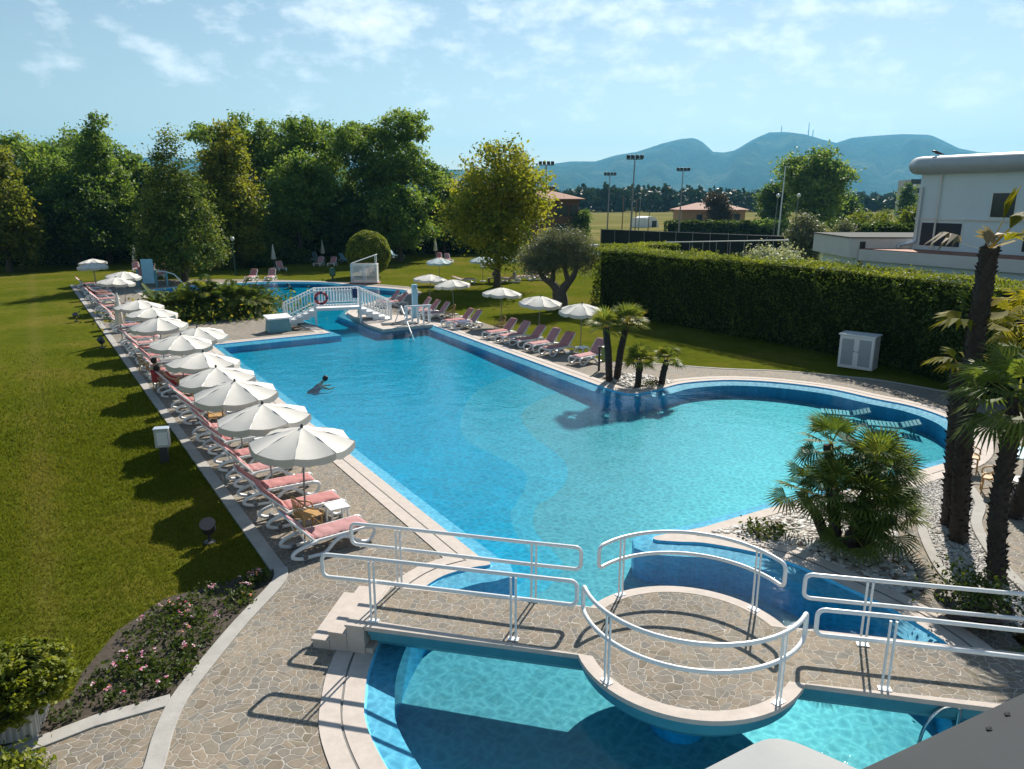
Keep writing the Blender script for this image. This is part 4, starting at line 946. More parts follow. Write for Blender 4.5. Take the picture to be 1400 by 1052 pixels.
# railings: bent tube loops on twin-tube posts, each bolted to the edge stones
def rail(label, path_top, zt, zb, posts, r=.032, twin=.075, rc=.10):
    """path_top: plan points of the rail; loop goes along the top and back along the bottom"""
    t = thing('handrail', label, 'handrail', (path_top[0][0], path_top[0][1], BZ), 0, 'white tube handrails of the footbridge')
    o = Vector((path_top[0][0], path_top[0][1], BZ)); n = len(path_top)
    def cut(pts, d):
        pts = [Vector(p) for p in pts]
        for s_ in (0, -1):
            nb = 1 if s_ == 0 else -2
            while (pts[s_]-pts[nb]).length < d and len(pts) > 3: pts.pop(nb)
            pts[s_] = pts[s_]+(pts[nb]-pts[s_]).normalized()*d
        return pts
    inn = cut([(x, y) for x, y in path_top], rc)
    A = [(p.x, p.y, zt) for p in inn]; B = [(p.x, p.y, zb) for p in inn][::-1]
    e1 = path_top[-1]; e0 = path_top[0]
    def corner(p, e, z0, z1):   # from rail end p at z0 round to vertical at e, towards z1
        s_ = 1 if z1 > z0 else -1; out = []
        for i in range(1, 6):
            a = PI/2*i/6; out.append((p[0]+(e[0]-p[0])*math.sin(a), p[1]+(e[1]-p[1])*math.sin(a), z0+s_*rc*(1-math.cos(a))))
        return out
    c1 = corner(A[-1], e1, zt, zb); c2 = corner(B[0], e1, zb, zt)[::-1]; c3 = corner(B[-1], e0, zb, zt); c4 = corner(A[0], e0, zt, zb)[::-1]
    loop = A+c1+[(e1[0], e1[1], zt-rc), (e1[0], e1[1], zb+rc)]+c2+B+c3+[(e0[0], e0[1], zb+rc), (e0[0], e0[1], zt-rc)]+c4
    m = MB(); m.tube([Vector(p)-o for p in loop], r, 10, closed=True); m.build('rail_loop', MT['steel'], t, smooth=60)
    for (x, y), (tx, ty) in posts:
        d = Vector((tx, ty, 0)).normalized()*twin/2; base = Vector((x, y, BZ))-o
        m = MB()
        for s_ in (-1, 1):
            m.tube([base+d*s_+Vector((0, 0, .008)), base+d*s_+Vector((0, 0, zt-BZ-.01))], .018, 8)
        m.box(base+Vector((0, 0, .006)), (.17, .10, .012), rz=math.atan2(ty, tx)); 
        m.build('post', MT['steel'], t)
    return t
ZT, ZB = BZ+1.05, BZ+.66
fdir = (.977, -.215)
rail('white loop handrail on the camera side of the footbridge, steps end', [(-3.02, 10.58), (-2.2, 10.42), (.0, 9.93), (.96, 9.72)], ZT, ZB, [((-2.2, 10.36), fdir), ((.02, 9.86), fdir)])
rail('white loop handrail on the far side of the footbridge, steps end', [(-2.80, 11.72), (-2.0, 11.54), (.3, 10.98), (1.12, 10.80)], ZT, ZB, [((-1.95, 11.46), fdir), ((.36, 10.95), fdir)])
def tan_(a): return (-math.sin(R(a)), math.cos(R(a)))
def on(a, r): return (BC[0]+r*math.cos(R(a)), BC[1]+r*math.sin(R(a)))
ca = arc(BC, 1.61, -176, -31, 26); rail('curved white handrail on the camera side of the round landing', ca, ZT, ZB, [(on(-146, 1.61), tan_(-146)), (on(-56, 1.61), tan_(-56))])
ca = arc(BC, 1.64, 17, 139, 24); rail('curved white handrail on the far side of the round landing', ca, ZT, ZB, [(on(120, 1.62), tan_(120)), (on(36, 1.62), tan_(36))])
rail('white loop handrail on the camera side of the footbridge, palm end', [(4.2, 8.97), (5.1, 8.80), (6.7, 8.45), (8.6, 8.03)], ZT, ZB, [((5.1, 8.69), fdir), ((7.7, 8.13), fdir)])
rail('white loop handrail on the far side of the footbridge, palm end', [(4.41, 9.94), (5.3, 9.76), (7.3, 9.36), (8.9, 9.02)], ZT, ZB, [((5.28, 9.72), fdir), ((7.9, 9.14), fdir)])
# pool ladder by the bridge
lx, ly = G(1301, 1003, .0)
t = thing('pool_ladder', 'bent steel grab rails of the pool ladder beside the footbridge', 'ladder', (lx, ly, 0), -.1)
for k, dy in enumerate((0, -.5)):
    m = MB(); m.tube(spline([(-.42, dy, -.75), (-.40, dy, -.2), (-.34, dy, .12), (-.20, dy, .36), (-.08, dy, .42), (.02, dy, .40), (.06, dy, .28), (.06, dy, -.6)], 5), .024, 8); m.build('grab_rail', MT['chrome'], t)
for z in (-.25, -.5): 
    m = MB(); m.box((-.42, -.25, z), (.10, .5, .03)); m.build('tread', MT['chrome'], t)
# ------------------------------------------------------------------ white footbridge between the two pools
bt = thing('white_footbridge', 'small arched white footbridge with balustrades between the two pools', 'footbridge', (0, 0, 0))
A0 = Vector((-12.95, 41.25)); A1 = Vector((-7.15, 42.9)); ax2 = (A1-A0).normalized(); wx2 = Vector((-ax2.y, ax2.x)); Lb = (A1-A0).length
wB = 1.6
def bz(u):   # deck height along the bridge
    d = min(u, Lb-u); return min(.95, .16+.79*max(0, d)/1.75)
def bp2(u, w, z): p = A0+ax2*u+wx2*w; return (p.x, p.y, z)
m = MB(); u0, u1 = 1.75, Lb-1.75
m.prism([bp2(u0, 0, 0)[:2], bp2(u1, 0, 0)[:2], bp2(u1, wB, 0)[:2], bp2(u0, wB, 0)[:2]], .78, .95); m.build('deck', MT['white_paint'], bt, smooth=None, bevel=.01)
for e in (0, 1):
    for k in range(5):
        ua, ub = k*.35, (k+1)*.35
        if e: ua, ub = Lb-ub, Lb-ua
        z = .16*(k+1)
        m = MB(); m.prism([bp2(ua+.003, .02, 0)[:2], bp2(ub-.003, .02, 0)[:2], bp2(ub-.003, wB-.02, 0)[:2], bp2(ua+.003, wB-.02, 0)[:2]], max(0, z-.35) if k > 1 else 0.01, z); m.build('step', MT['white_paint'], bt, smooth=None)
for w in (.03, wB-.03):
    m = MB()
    knots = [0, 1.75, Lb-1.75, Lb]
    tops = [bp2(u, w, bz(u)+.98) for u in knots]; bots = [bp2(u, w, bz(u)+.14) for u in knots]
    for a, b in zip(tops, tops[1:]): m.bar(a, b, .09, .06)
    for a, b in zip(bots, bots[1:]): m.bar(a, b, .06, .05)
    m.build('top_rail', MT['white_paint'], bt, smooth=None)
    for u in knots:
        mm = MB(); z = bz(u); mm.box(bp2(u, w, (z+1.02)/2-.02+.0), (.12, .12, z+1.04), rz=math.atan2(ax2.y, ax2.x)); mm.build('newel_post', MT['white_paint'], bt, smooth=None)
    k = 0; u = .17
    while u < Lb-.1:
        if min(abs(u-q) for q in knots) > .09:
            z = bz(u); mm = MB(); mm.box(bp2(u, w, z+.55), (.055, .035, .82), rz=math.atan2(ax2.y, ax2.x)); mm.build('baluster', MT['white_paint'], bt, smooth=None)
        u += .168
# platform beside the bridge
t = thing('pool_platform', 'white stone platform jutting over the pool at the foot of the footbridge', 'platform', (0, 0, 0))
PLT = [G(474, 430), G(503, 447), G(524, 453.5), G(592, 446.5), G(575, 440), G(560, 434), G(520, 433), G(497, 430)]
m = MB(); m.prism(PLT, -.05, .12); m.build('slab', MT['stone'], t, smooth=None, bevel=.015)
t = thing('bridge_step_mat', 'dark mat lying on the platform under the hand rails', 'mat', (*G(546, 443, .12), .126), math.atan2(ax2.y, ax2.x))
m = MB(); m.box((0, 0, .012), (2.0, .8, .024)); m.build('mat_pad', MT['mat'], t, bevel=.006)
m = MB(); m.box((0, 0, .03), (1.9, .7, .01)); m.build('ribbed_top', MT['mat'], t)
t = thing('access_rail', 'white A-shaped hand rail with a pole slanting into the water', 'hand rail', (*G(549, 441, .12), .12))
m = MB()
for s_ in (-1, 1): m.tube([(s_*.38, 0, 0), (0, 0, .95)], .03, 7)
m.build('support', MT['white_paint'], t)
e = Vector(G(566, 457, 0))-Vector(G(549, 441, .12)); m = MB(); m.tube([(0, 0, .95), (e.x, e.y, -.5)], .032, 7); m.build('slanting_pole', MT['white_paint'], t)
# short balustrade and shower at the platform end
t = thing('short_balustrade', 'short white post balustrade at the end of the platform', 'balustrade', (*G(556, 444, .12), .12), .45)
m = MB(); m.bar((-.1, 0, 1.02), (1.5, 0, 1.02), .12, .07); m.build('top_rail', MT['white_paint'], t, smooth=None)
for k in range(5):
    m = MB(); m.box((.0+k*.34, 0, .5), (.13 if k in (0, 4) else .09, .1, 1.0)); m.build('post', MT['white_paint'], t, smooth=None)
t = thing('shower_column', 'pale blue square shower column behind the short balustrade', 'shower', (*G(568, 437), 0), .4)
m = MB(); m.box((0, 0, 1.05), (.32, .24, 2.1)); m.build('column', MT['paleblue'], t, bevel=.02)
m = MB(); m.tube([(0, -.12, 1.9), (0, -.35, 1.98), (0, -.42, 1.9)], .025, 7); m.lathe([(.03, 0), (.09, -.03), (.09, -.05)], 10, (0, -.42, 1.9)); m.build('shower_head', MT['chrome'], t)
m = MB(); m.box((0, 0, .02), (.7, .6, .04)); m.build('base', MT['stone'], t)
# lifebuoy
t = thing('lifebuoy', 'red and white lifebuoy hung on the white balustrade', 'lifebuoy', (*bp2(2.1, -.06, bz(2.1)+.58),), math.atan2(ax2.y, ax2.x))
for k in range(4):
    m = MB(); P_ = [(.31*math.cos(a), -.03, .31*math.sin(a)) for a in np.linspace(k*PI/2+.22, (k+1)*PI/2-.22, 8)]; m.tube(P_, .075, 10); m.build('foam_ring', MT['red'] if k != 9 else MT['white_paint'], t, smooth=60)
    m = MB(); P_ = [(.31*math.cos(a), -.03, .31*math.sin(a)) for a in np.linspace(k*PI/2-.22, k*PI/2+.22, 5)]; m.tube(P_, .079, 10); m.build('dark_band' , MT['navy'], t, smooth=60)
t = thing('dark_towel', 'dark towel hanging over the far balustrade of the white footbridge', 'towel', (*bp2(4.0, .03, bz(4)+1.02),), math.atan2(ax2.y, ax2.x))
m = MB(); V = []; F = []
for i, (y, z) in enumerate([(-.075, -.5), (-.07, -.2), (-.065, .0), (-.03, .03), (.03, .03), (.065, 0), (.07, -.3)]):
    for j in range(5): V.append((-.14+j*.07, y+.008*math.sin(j*2+i), z))
for i in range(6):
    for j in range(4): F.append((i*5+j, i*5+j+1, i*5+j+6, i*5+j+5))
m.add(V, F); m.build('cloth', MT['navy'], t, smooth=60)
# starting block
x, y = G(381, 453); t = thing('starting_block', 'teal starting block with a white sloping top at the pool corner', 'starting block', (x, y, 0), ANG_N)
m = MB(); V = [(-.62, -.42, 0), (.62, -.42, 0), (.62, .42, 0), (-.62, .42, 0), (-.52, -.36, .70), (.52, -.36, .70), (.52, .36, .80), (-.52, .36, .80)]
m.add(V, [(3, 2, 1, 0), (4, 5, 6, 7), (0, 1, 5, 4), (1, 2, 6, 5), (2, 3, 7, 6), (3, 0, 4, 7)]); m.build('body', MT['teal'], t, smooth=None, bevel=.02)
m = MB(); V = [(-.66, -.48, .705), (.66, -.48, .705), (.66, .48, .815), (-.66, .48, .815), (-.66, -.48, .78), (.66, -.48, .78), (.66, .48, .89), (-.66, .48, .89)]
m.add(V, [(3, 2, 1, 0), (4, 5, 6, 7), (0, 1, 5, 4), (1, 2, 6, 5), (2, 3, 7, 6), (3, 0, 4, 7)]); m.build('top_slab', MT['white_paint'], t, smooth=None, bevel=.015)
m = MB(); m.box((.85, -.1, .16), (.5, .5, .06)); m.box((.72, -.1, .08), (.1, .45, .15)); m.build('step', MT['wood'], t)
# pump enclosure with raised lid
x0, y0 = G(481, 388); t = thing('pump_enclosure', 'white louvred pump enclosure with its lid propped open by the back pool', 'enclosure', (-12.65, 63.3, 0), .05)
m = MB(); w, d, h = 2.15, 1.1, 1.55
for x in (-w/2, 0, w/2):
    for y in (-d/2, d/2): m.box((x, y, h/2+.1), (.09, .09, h))
for z in (.15, h+.06):
    for y in (-d/2, d/2): m.box((0, y, z), (w+.09, .085, .085))
    for x in (-w/2, w/2): m.box((x, 0, z), (.085, d, .085))
m.build('frame', MT['white_paint'], t, smooth=None)
for y in (-d/2, d/2):
    m = MB()
    for k in range(12): m.box((0, y, .25+k*.112), (w-.1, .03, .075), rot=Matrix.Rotation(R(28), 3, 'X'))
    m.build('louvres', MT['grey_band'], t, smooth=None)
for x in (-w/2, w/2):
    m = MB()
    for k in range(12): m.box((x, 0, .25+k*.112), (.03, d-.1, .075))
    m.build('louvres', MT['grey_band'], t, smooth=None)
m = MB(); q = Matrix.Rotation(R(-19), 3, 'Y'); m.box((-.02, 0, h+.52), (w+.1, d+.1, .05), rot=q); m.build('lid', MT['white_paint'], t, smooth=None)
m = MB(); m.box((w/2-.1, -.45, h+.44), (.06, .06, .8)); m.box((w/2-.1, .45, h+.44), (.06, .06, .8)); m.build('prop', MT['white_paint'], t, smooth=None)
m = MB(); m.box((0, 0, .04), (w+.4, d+.3, .08)); m.build('plinth', MT['terracotta'], t, smooth=None)
# entry panel and posts by the back pool
x, y = G(207, 392); t = thing('entry_panel', 'pale blue panel with teal posts at the steps of the back pool', 'panel', (x, y, 0), .1)
m = MB(); m.box((-.15, 0, 1.25), (.95, .08, 2.0)); m.build('panel_board', MT['paleblue'], t, bevel=.02)
for x_ in (-1.0, .45, 1.3):
    m = MB(); m.tube([(x_, 0, 0), (x_, 0, 1.35 if x_ != 1.3 else 1.2)], .09, 8); m.build('post', MT['teal'], t)
m = MB(); m.tube([(.45, 0, 1.3), (1.3, 0, 1.2), (2.0, -.2, 1.0), (3.6, -2.2, .1)], .05, 7); m.build('hand_rail', MT['white_paint'], t)
# submerged loungers
for px, py, lab in ((1156, 562, 'submerged white slatted lounger under the bay wall, by the cabinet side'), (1222, 578, 'submerged white slatted lounger under the bay wall, nearer the palms')):
    x, y = G(px, py, -.3); t = thing('submerged_lounger', lab, 'underwater lounger', (x, y, -.80), -.35, 'slatted loungers under the water')
    m = MB()
    for k in range(8): m.box((-.75+k*.12, 0, .42), (.09, .62, .03))
    m.build('seat', MT['silver'], t, smooth=None)
    m = MB()
    for k in range(5): m.box((.30+k*.11, 0, .45+k*.035), (.09, .62, .03), rot=Matrix.Rotation(R(-18), 3, 'Y'))
    m.build('backrest', MT['silver'], t, smooth=None)
    for sx_ in (-.7, .65):
        for sy_ in (-.28, .28):
            mm = MB(); mm.tube([(sx_, sy_, .01), (sx_*.85, sy_, .42)], .03, 7); mm.build('leg', MT['teal'], t)
    m = MB(); m.tube([(-.8, -.3, .40), (.2, -.3, .40), (.8, -.3, .60)], .03, 7); m.tube([(-.8, .3, .40), (.2, .3, .40), (.8, .3, .60)], .03, 7); m.build('frame', MT['teal'], t)
# ------------------------------------------------------------------ things round the garden
t = thing('storage_cabinet', 'white two-door storage cabinet standing against the hedge', 'cabinet', (14.75, 30.5, 0), -.72)
m = MB(); m.box((0, 0, .74), (1.40, .80, 1.40)); m.build('body', MT['white_plastic'], t, bevel=.015)
m = MB(); m.box((0, -.02, 1.47), (1.50, .90, .06)); m.build('lid', MT['white_plastic'], t, bevel=.012)
for s_ in (-1, 1):
    m = MB(); m.box((s_*.345, -.41, .74), (.64, .022, 1.30)); d_ = m.build('door', MT['white_plastic'], t)
    m = MB(); m.box((s_*.345, -.424, .74), (.48, .012, 1.12)); m.build('door_panel', MT['door_grey'], d_)
    m = MB(); m.lathe([(.0, -.02), (.025, -.02), (.025, .02), (0, .02)], 8, (s_*.07, -.43, .78), cap=False); m.build('handle', MT['dark_metal'], d_)
x, y = G(822, 507); t = thing('litter_bin', 'yellow-green litter bin on a dark post by the four small palms', 'litter bin', (x-.1, y, 0))
m = MB(); m.tube([(0, 0, 0), (0, 0, 1.05)], .05, 8); m.build('post', MT['dark_metal'], t)
m = MB(); m.lathe([(.15, .42), (.18, .45), (.2, 1.0), (.185, 1.03), (.0, 1.0)], 14, (.27, 0, 0)); m.build('bin_body', MT['bin'], t)
x, y = G(455, 383); t = thing('litter_bin', 'dark green litter bin on the grass behind the back pool', 'litter bin', (x, y, -.01))
m = MB(); m.tube([(0, 0, 0), (0, 0, .9)], .09, 8); m.box((0, 0, .03), (.5, .4, .06)); m.build('post', MT['green_post'], t)
m = MB(); m.lathe([(.2, .35), (.26, .4), (.28, .95), (.2, 1.1), (0, 1.12)], 12); m.build('bin_body', MT['green_post'], t)
def garden_light(px, py, kind, lab):
    x, y = G(px, py); t = thing('garden_spotlight', lab, 'spotlight', (x, y, -.015), random.uniform(-.4, .4))
    m = MB(); m.lathe([(.12, 0), (.12, .04), (.035, .06), (.03, .22)], 10); m.build('stand', MT['dark_metal'], t)
    m = MB(); q = Matrix.Rotation(R(35), 4, 'X')
    mm = MB(); mm.lathe([(.10, -.13), (.14, -.08), (.15, .12), (.16, .15), (.02, .15)], 14); mm.v = [tuple(q @ Vector(p)+Vector((0, 0, .36))) for p in mm.v]; mm.build('lamp_head', MT['dark_metal'], t)
    return t
garden_light(287, 742, 0, 'dark round spotlight on the grass beside the first parasol shadow')
garden_light(140, 476, 0, 'small dark spotlight on the grass far up the lawn edge')
garden_light(105, 440, 0, 'tiny dark spotlight on the grass beyond the others')
x, y = G(226, 632); t = thing('power_box', 'pale grey power box on a dark post in the parasol shadows', 'power box', (x, y, -.015), .25)
m = MB(); m.box((0, 0, .28), (.2, .16, .56)); m.build('post', MT['dark_metal'], t)
m = MB(); m.box((0, 0, .72), (.36, .24, .50)); m.box((0, 0, .99), (.40, .28, .04)); m.build('box_body', MT['silver'], t, bevel=.012)
m = MB(); m.box((.02, -.125, .72), (.26, .012, .36)); m.build('cover', MT['white_plastic'], t)
def lamp_post(px, py, top, lab, mat, globe=True):
    x, y = G(px, py); z = W(px, top, y)[2]; t = thing('garden_lamp', lab, 'lamp post', (x, y, -.01))
    m = MB(); m.tube([(0, 0, 0), (0, 0, .5), (0, 0, z-.3)], [.09, .06, .05], 8); m.build('post', MT[mat], t)
    m = MB(); m.lathe([(0.05, -.2), (.16, -.12), (.20, .02), (.14, .16), (.0, .2)], 14, (0, 0, z-.12)); m.build('globe', MT['white_plastic'], t, smooth=60)
lamp_post(322, 376, 325, 'green garden lamp post with a small white globe behind the island', 'green_post')
# big white parasol and grey roof edge, close below the balcony
t = thing('square_parasol', 'large white square parasol, one rounded corner poking into view', 'parasol', (2.0, 2.55, 0), 0)
u1 = Vector((-.86, -.5)); u2 = Vector((.78, -.62)); O = Vector((2.05, 4.86))-Vector((2.0, 2.55)); S = 2.6
def rcorner(ps, rad, k=6):
    out = []
    for i in range(len(ps)):
        a, b, c = Vector(ps[i-1]), Vector(ps[i]), Vector(ps[(i+1) % len(ps)]); p = b+(a-b).normalized()*rad; q = b+(c-b).normalized()*rad
        for j in range(k+1):
            f = j/k; out.append(tuple(p*(1-f)**2+b*2*f*(1-f)+q*f*f))
    return out
sq = rcorner([O, O+u1*S, O+u1*S+u2*S, O+u2*S], .22)
cxy = (O+(u1+u2)*S/2); V = []; F = []; n = len(sq)
for f, z in ((1, 2.85), (1.0, 2.97), (.98, 2.99), (.6, 3.04), (.3, 3.08), (.02, 3.1)):
    for p in sq: q = cxy+(Vector(p)-cxy)*f; V.append((q.x, q.y, z))
for i in range(5):
    for k in range(n): F.append((i*n+k, i*n+(k+1) % n, (i+1)*n+(k+1) % n, (i+1)*n+k))
m = MB(); m.add(V, F); m.build('canopy', MT['awning'], t, smooth=40)
m = MB(); m.tube([(cxy.x, cxy.y, 0), (cxy.x, cxy.y, 3.05)], .04, 10); m.build('pole', MT['pole'], t)
m = MB(); m.box((cxy.x, cxy.y, .04), (.8, .8, .08)); m.build('base', MT['concrete'], t)
t = thing('roof_edge', 'smooth grey sheet-metal roof edge jutting below the camera', 'roof', (0, 0, 0))
P0 = Vector(G(1170, 1052, 5.0)); P1 = Vector(G(1400, 945, 5.0)); dd = (P1-P0).normalized(); nn = Vector((dd.y, -dd.x))
pl = [P0-dd*2.5, P1+dd*6, P1+dd*6+nn*2.6, P0-dd*2.5+nn*2.6]
m = MB(); m.prism([tuple(p) for p in pl], 4.86, 5.0); m.build('sheet', MT['roof_sheet'], t, smooth=None, bevel=.03)
for px, py in ((1352, 997), (1377, 977)):
    p = G(px, py, 5.0); m = MB(); m.lathe([(.012, 0), (.011, .003), (.004, .004)], 10, (p[0], p[1], 5.0)); m.box((p[0], p[1], 5.003), (.03, .008, .004), rz=.6); m.build('screw', MT['net'], t)
t = thing('building_wall', 'pale building wall carrying the grey roof edge under the balcony', 'wall', (0, 0, 0))
pl = [P0-dd*2.2+nn*.5, P1+dd*5+nn*.5, P1+dd*5+nn*.8, P0-dd*2.2+nn*.8]; m = MB(); m.prism([tuple(p) for p in pl], 0, 4.855); m.build('masonry', MT['white_wall'], t, smooth=None)
# ------------------------------------------------------------------ trees behind the garden
def blob_tree(name, label, px, Y, top, hw, kind, shape='round', leaf=.30, n=260, per=60, crad=.40, base=None, bark='bark', shell=.5, trunk_r=.25, low=.12, limbs=12, group='trees round the garden', gap=0., lean=(0, 0), cat='tree'):
    """crown drawn from its place and size: several ellipsoids round a real trunk"""
    x = W(px, 300, Y)[0]; z = W(px, top, Y)[2]; r = hw*Y/1000*1.02
    B = []
    rs = random.Random(int(px*7+top))
    if shape == 'round':
        B.append((0, 0, z*(.55+low*.35), r*.75, r*.75, z*(.42-low*.45)))
        for i in range(9):
            a = i*2.4; B.append((math.cos(a)*r*.52, math.sin(a)*r*.52, z*rs.uniform(max(low+.16, .25), .80), r*rs.uniform(.34, .50), r*rs.uniform(.34, .5), z*rs.uniform(.14, .22)))
        B.append((rs.uniform(-.2, .2)*r, 0, z*.86, r*.42, r*.42, z*.13))
    elif shape == 'cone':
        for i in range(7):
            f = i/6; B.append((rs.uniform(-.08, .08)*r, rs.uniform(-.1, .1)*r, z*(low+.10+(.84-low)*f), r*(1.0-.80*f**1.5), r*(1.0-.80*f**1.5), z*.13))
    elif shape == 'column':
        for i in range(6):
            f = i/5; rr_ = r*(.9-.45*f**2); B.append((rs.uniform(-.15, .15)*r, rs.uniform(-.15, .15)*r, z*(low+.12+(.80-low)*f), rr_, rr_, z*.15))
    elif shape == 'open':
        for i in range(22):
            a = i*2.4; q = rs.uniform(.35, .95); f = rs.uniform(.40, .93)
            B.append((math.cos(a)*r*q*(1.25-.45*f), math.sin(a)*r*q*.8, z*f, r*rs.uniform(.22, .36), r*rs.uniform(.22, .36), z*rs.uniform(.06, .11)))
        B.append((0, 0, z*.70, r*.5, r*.5, z*.2))
    elif shape == 'low':
        B = [(0, 0, z*.5, r, r, z*.5)]
        for i in range(6):
            a = i*1.05+.3; B.append((math.cos(a)*r*.6, math.sin(a)*r*.5, z*.62, r*.45, r*.45, z*.34))
    return tree(name, label, (x, Y, -.02), B, LF[kind], n, per, crad, leaf, trunk_r, bark, group, limbs, cat, trunk_top=z*.8, shell=shell, lean=lean)
TREES = [
 ('leafy_tree', 'sunlit yellow-green tree cut by the left edge of the photo', 2, 74, 196, 46, 'yellow', 'round', dict(low=.0, n=330)),
 ('leafy_tree', 'broad dark tree behind the sunlit one at the left edge', 48, 88, 184, 70, 'mid', 'round', dict(n=420)),
 ('leafy_tree', 'wispy grey-green tree between the broad dark tree and the pointed one', 95, 96, 174, 56, 'mid', 'open', dict(n=340)),
 ('leafy_tree', 'pointed dark tree with spiky top left of the magnolia', 142, 84, 166, 50, 'mid', 'cone', dict(n=420)),
 ('leafy_tree', 'mid green tree squeezed between the pointed tree and the magnolia', 178, 90, 196, 40, 'mid', 'round', dict(n=300)),
 ('leafy_tree', 'dark leafy tree low behind the left end of the lawn', 100, 80, 235, 50, 'dark', 'round', dict(n=300, low=.0)),
 ('leafy_tree', 'tall dense yellow-green tree right behind the magnolia', 314, 78, 179, 46, 'yellow', 'column', dict(n=360, low=0.02)),
 ('leafy_tree', 'feathery dark tree rising behind the tall dense yellow-green one', 335, 96, 154, 62, 'mid', 'open', dict(n=420)),
 ('leafy_tree', 'feathery tree with ragged top, left of the tallest tree', 420, 95, 147, 62, 'mid', 'open', dict(n=420)),
 ('leafy_tree', 'lower mid green layered tree in front of the feathery ragged tree', 408, 86, 206, 52, 'mid', 'round', dict(n=300)),
 ('leafy_tree', 'tallest open-crowned tree with sky showing through its leaves', 526, 92, 148, 74, 'mid', 'open', dict(n=560, trunk_r=.32)),
 ('leafy_tree', 'small mid green tree under the tallest open-crowned tree', 545, 86, 252, 50, 'mid', 'round', dict(n=280, low=0)),
 ('leafy_tree', 'dark tree low under the tallest tree, left side', 480, 88, 262, 46, 'dark', 'round', dict(n=280, low=0)),
 ('leafy_tree', 'dark tree filling the gap left of the plane tree', 606, 98, 232, 34, 'dark', 'round', dict(n=260, low=0)),
 ('leafy_tree', 'dark tree half hidden between the magnolia and the dense yellow-green tree', 262, 92, 236, 40, 'dark', 'round', dict(n=260, low=0)),
 ('leafy_tree', 'dark rounded tree behind the plane tree on the house side', 655, 104, 255, 30, 'dark', 'round', dict(n=200, low=0)),
]
for nm, lab, px, Y, top, hw, kind, shp, kw in TREES: blob_tree(nm, lab, px, Y, top, hw, kind, shp, **{**dict(leaf=.36, per=70, crad=.42), **kw})
blob_tree('magnolia', 'dark conical magnolia with glossy leaves standing alone on the lawn', 243, 64.7, 191, 56, 'magnolia', 'cone', leaf=.27, n=420, per=60, crad=.42, low=.13, trunk_r=.24, lean=(.3, 0))
blob_tree('plane_tree', 'large yellow-green plane tree with a broad crown beside the olive', 679, 60.8, 193, 74, 'plane', 'round', leaf=.30, n=420, per=55, crad=.46, low=.17, trunk_r=.24, limbs=18)
# olive: forked old trunk with a grey-green crown
ox, oy = G(765, 422); t = thing('olive_tree', 'grey-green olive tree with a thick forked trunk behind the parasols', 'tree', (ox, oy, -.02), 0, 'trees round the garden')
B = [(-1.2, 0, 3.3, 1.1, 1.1, .9), (1.0, .2, 3.5, 1.1, 1.1, 1.0), (0, 0, 4.2, 1.3, 1.2, 1.0), (-.8, .4, 4.4, .9, .9, .8), (.9, -.3, 4.6, .9, .9, .7), (-1.7, -.2, 2.8, .6, .6, .5), (1.6, .2, 2.9, .6, .6, .6), (0, .1, 3.1, 1.1, 1., .6), (-1.9, .1, 3.4, .7, .7, .8), (1.8, 0, 3.7, .7, .7, .8), (-.9, -.3, 2.7, .9, .8, .5)]
cc, P, cl = blobs_points(B, 430, 60, .26, .35); leafmesh('crown', P, .15*(.6+.8*rng.random(len(P))), LF['olive'], cl, aspect=.32, parent=t)
m = MB(); m.tube(spline([(0, 0, -.1), (.05, 0, .5), (-.02, .03, 1.0), (.0, 0, 1.35)], 4), [.66, .60, .56, .53, .51, .50, .49, .48, .47, .46, .45, .43, .40], 12)
for pth, r in (([(-.05, 0, 1.1), (-.5, .05, 1.65), (-1.15, .1, 2.1), (-1.5, 0, 2.9)], .34), ([(.05, 0, 1.1), (.5, -.05, 1.7), (.95, 0, 2.3), (1.1, .1, 3.3)], .34), ([(-.5, .05, 1.6), (-.4, .1, 2.6), (-.2, 0, 3.8)], .2), ([(.55, 0, 1.8), (.3, .1, 2.8), (.4, 0, 4.0)], .2)):
    sp_ = spline(pth, 4); m.tube(sp_, [r*(1-.75*i/(len(sp_)-1)) for i in range(len(sp_))], 8)
for i in rng.choice(len(cc), 22, replace=False):
    e = Vector(cc[i]); s0 = Vector((1.0 if e.x > .2 else -1.1 if e.x < -.2 else .3, 0, 2.5)); m.tube([s0, s0.lerp(e, .5)+Vector((0, 0, .15)), e], [.06, .04, .015], 5)
m.build('trunk', MT['olive_bark'], t)
# right-hand far trees
blob_tree('leafy_tree', 'large dense dark green tree beyond the tennis court', 1109, 150, 202, 47, 'mid', 'round', leaf=.62, n=360, per=50, crad=.8, low=.02, trunk_r=.45)
blob_tree('leafy_tree', 'dark smaller tree at the side of the large dense tree', 1056, 160, 250, 20, 'dark', 'round', leaf=.6, n=140, per=50, crad=.8, low=0, trunk_r=.3)
blob_tree('leafy_tree', 'dark small tree tucked under the large dense tree, hills side', 1150, 168, 262, 22, 'dark', 'round', leaf=.6, n=140, per=50, crad=.8, low=0, trunk_r=.3)
blob_tree('leafy_tree', 'reddish-leaved tree in front of the low ochre house', 981, 195, 264, 17, 'red', 'round', leaf=.6, n=150, per=50, crad=.7, low=0, trunk_r=.25)
blob_tree('conifer', 'slim dark conifer beside the distant block of flats', 1237, 230, 246, 9, 'dark', 'cone', leaf=.8, n=110, per=40, crad=.8, low=0, trunk_r=.3)
blob_tree('olive_tree', 'pale olive beside the low annex roof', 1104, 72, 291, 26, 'olive', 'round', leaf=.26, n=170, per=50, crad=.35, low=0, trunk_r=.2, bark='olive_bark')
blob_tree('olive_tree', 'small pale olive behind the annex roof', 1156, 78, 301, 15, 'olive', 'round', leaf=.26, n=110, per=45, crad=.35, low=0, trunk_r=.15, bark='olive_bark')
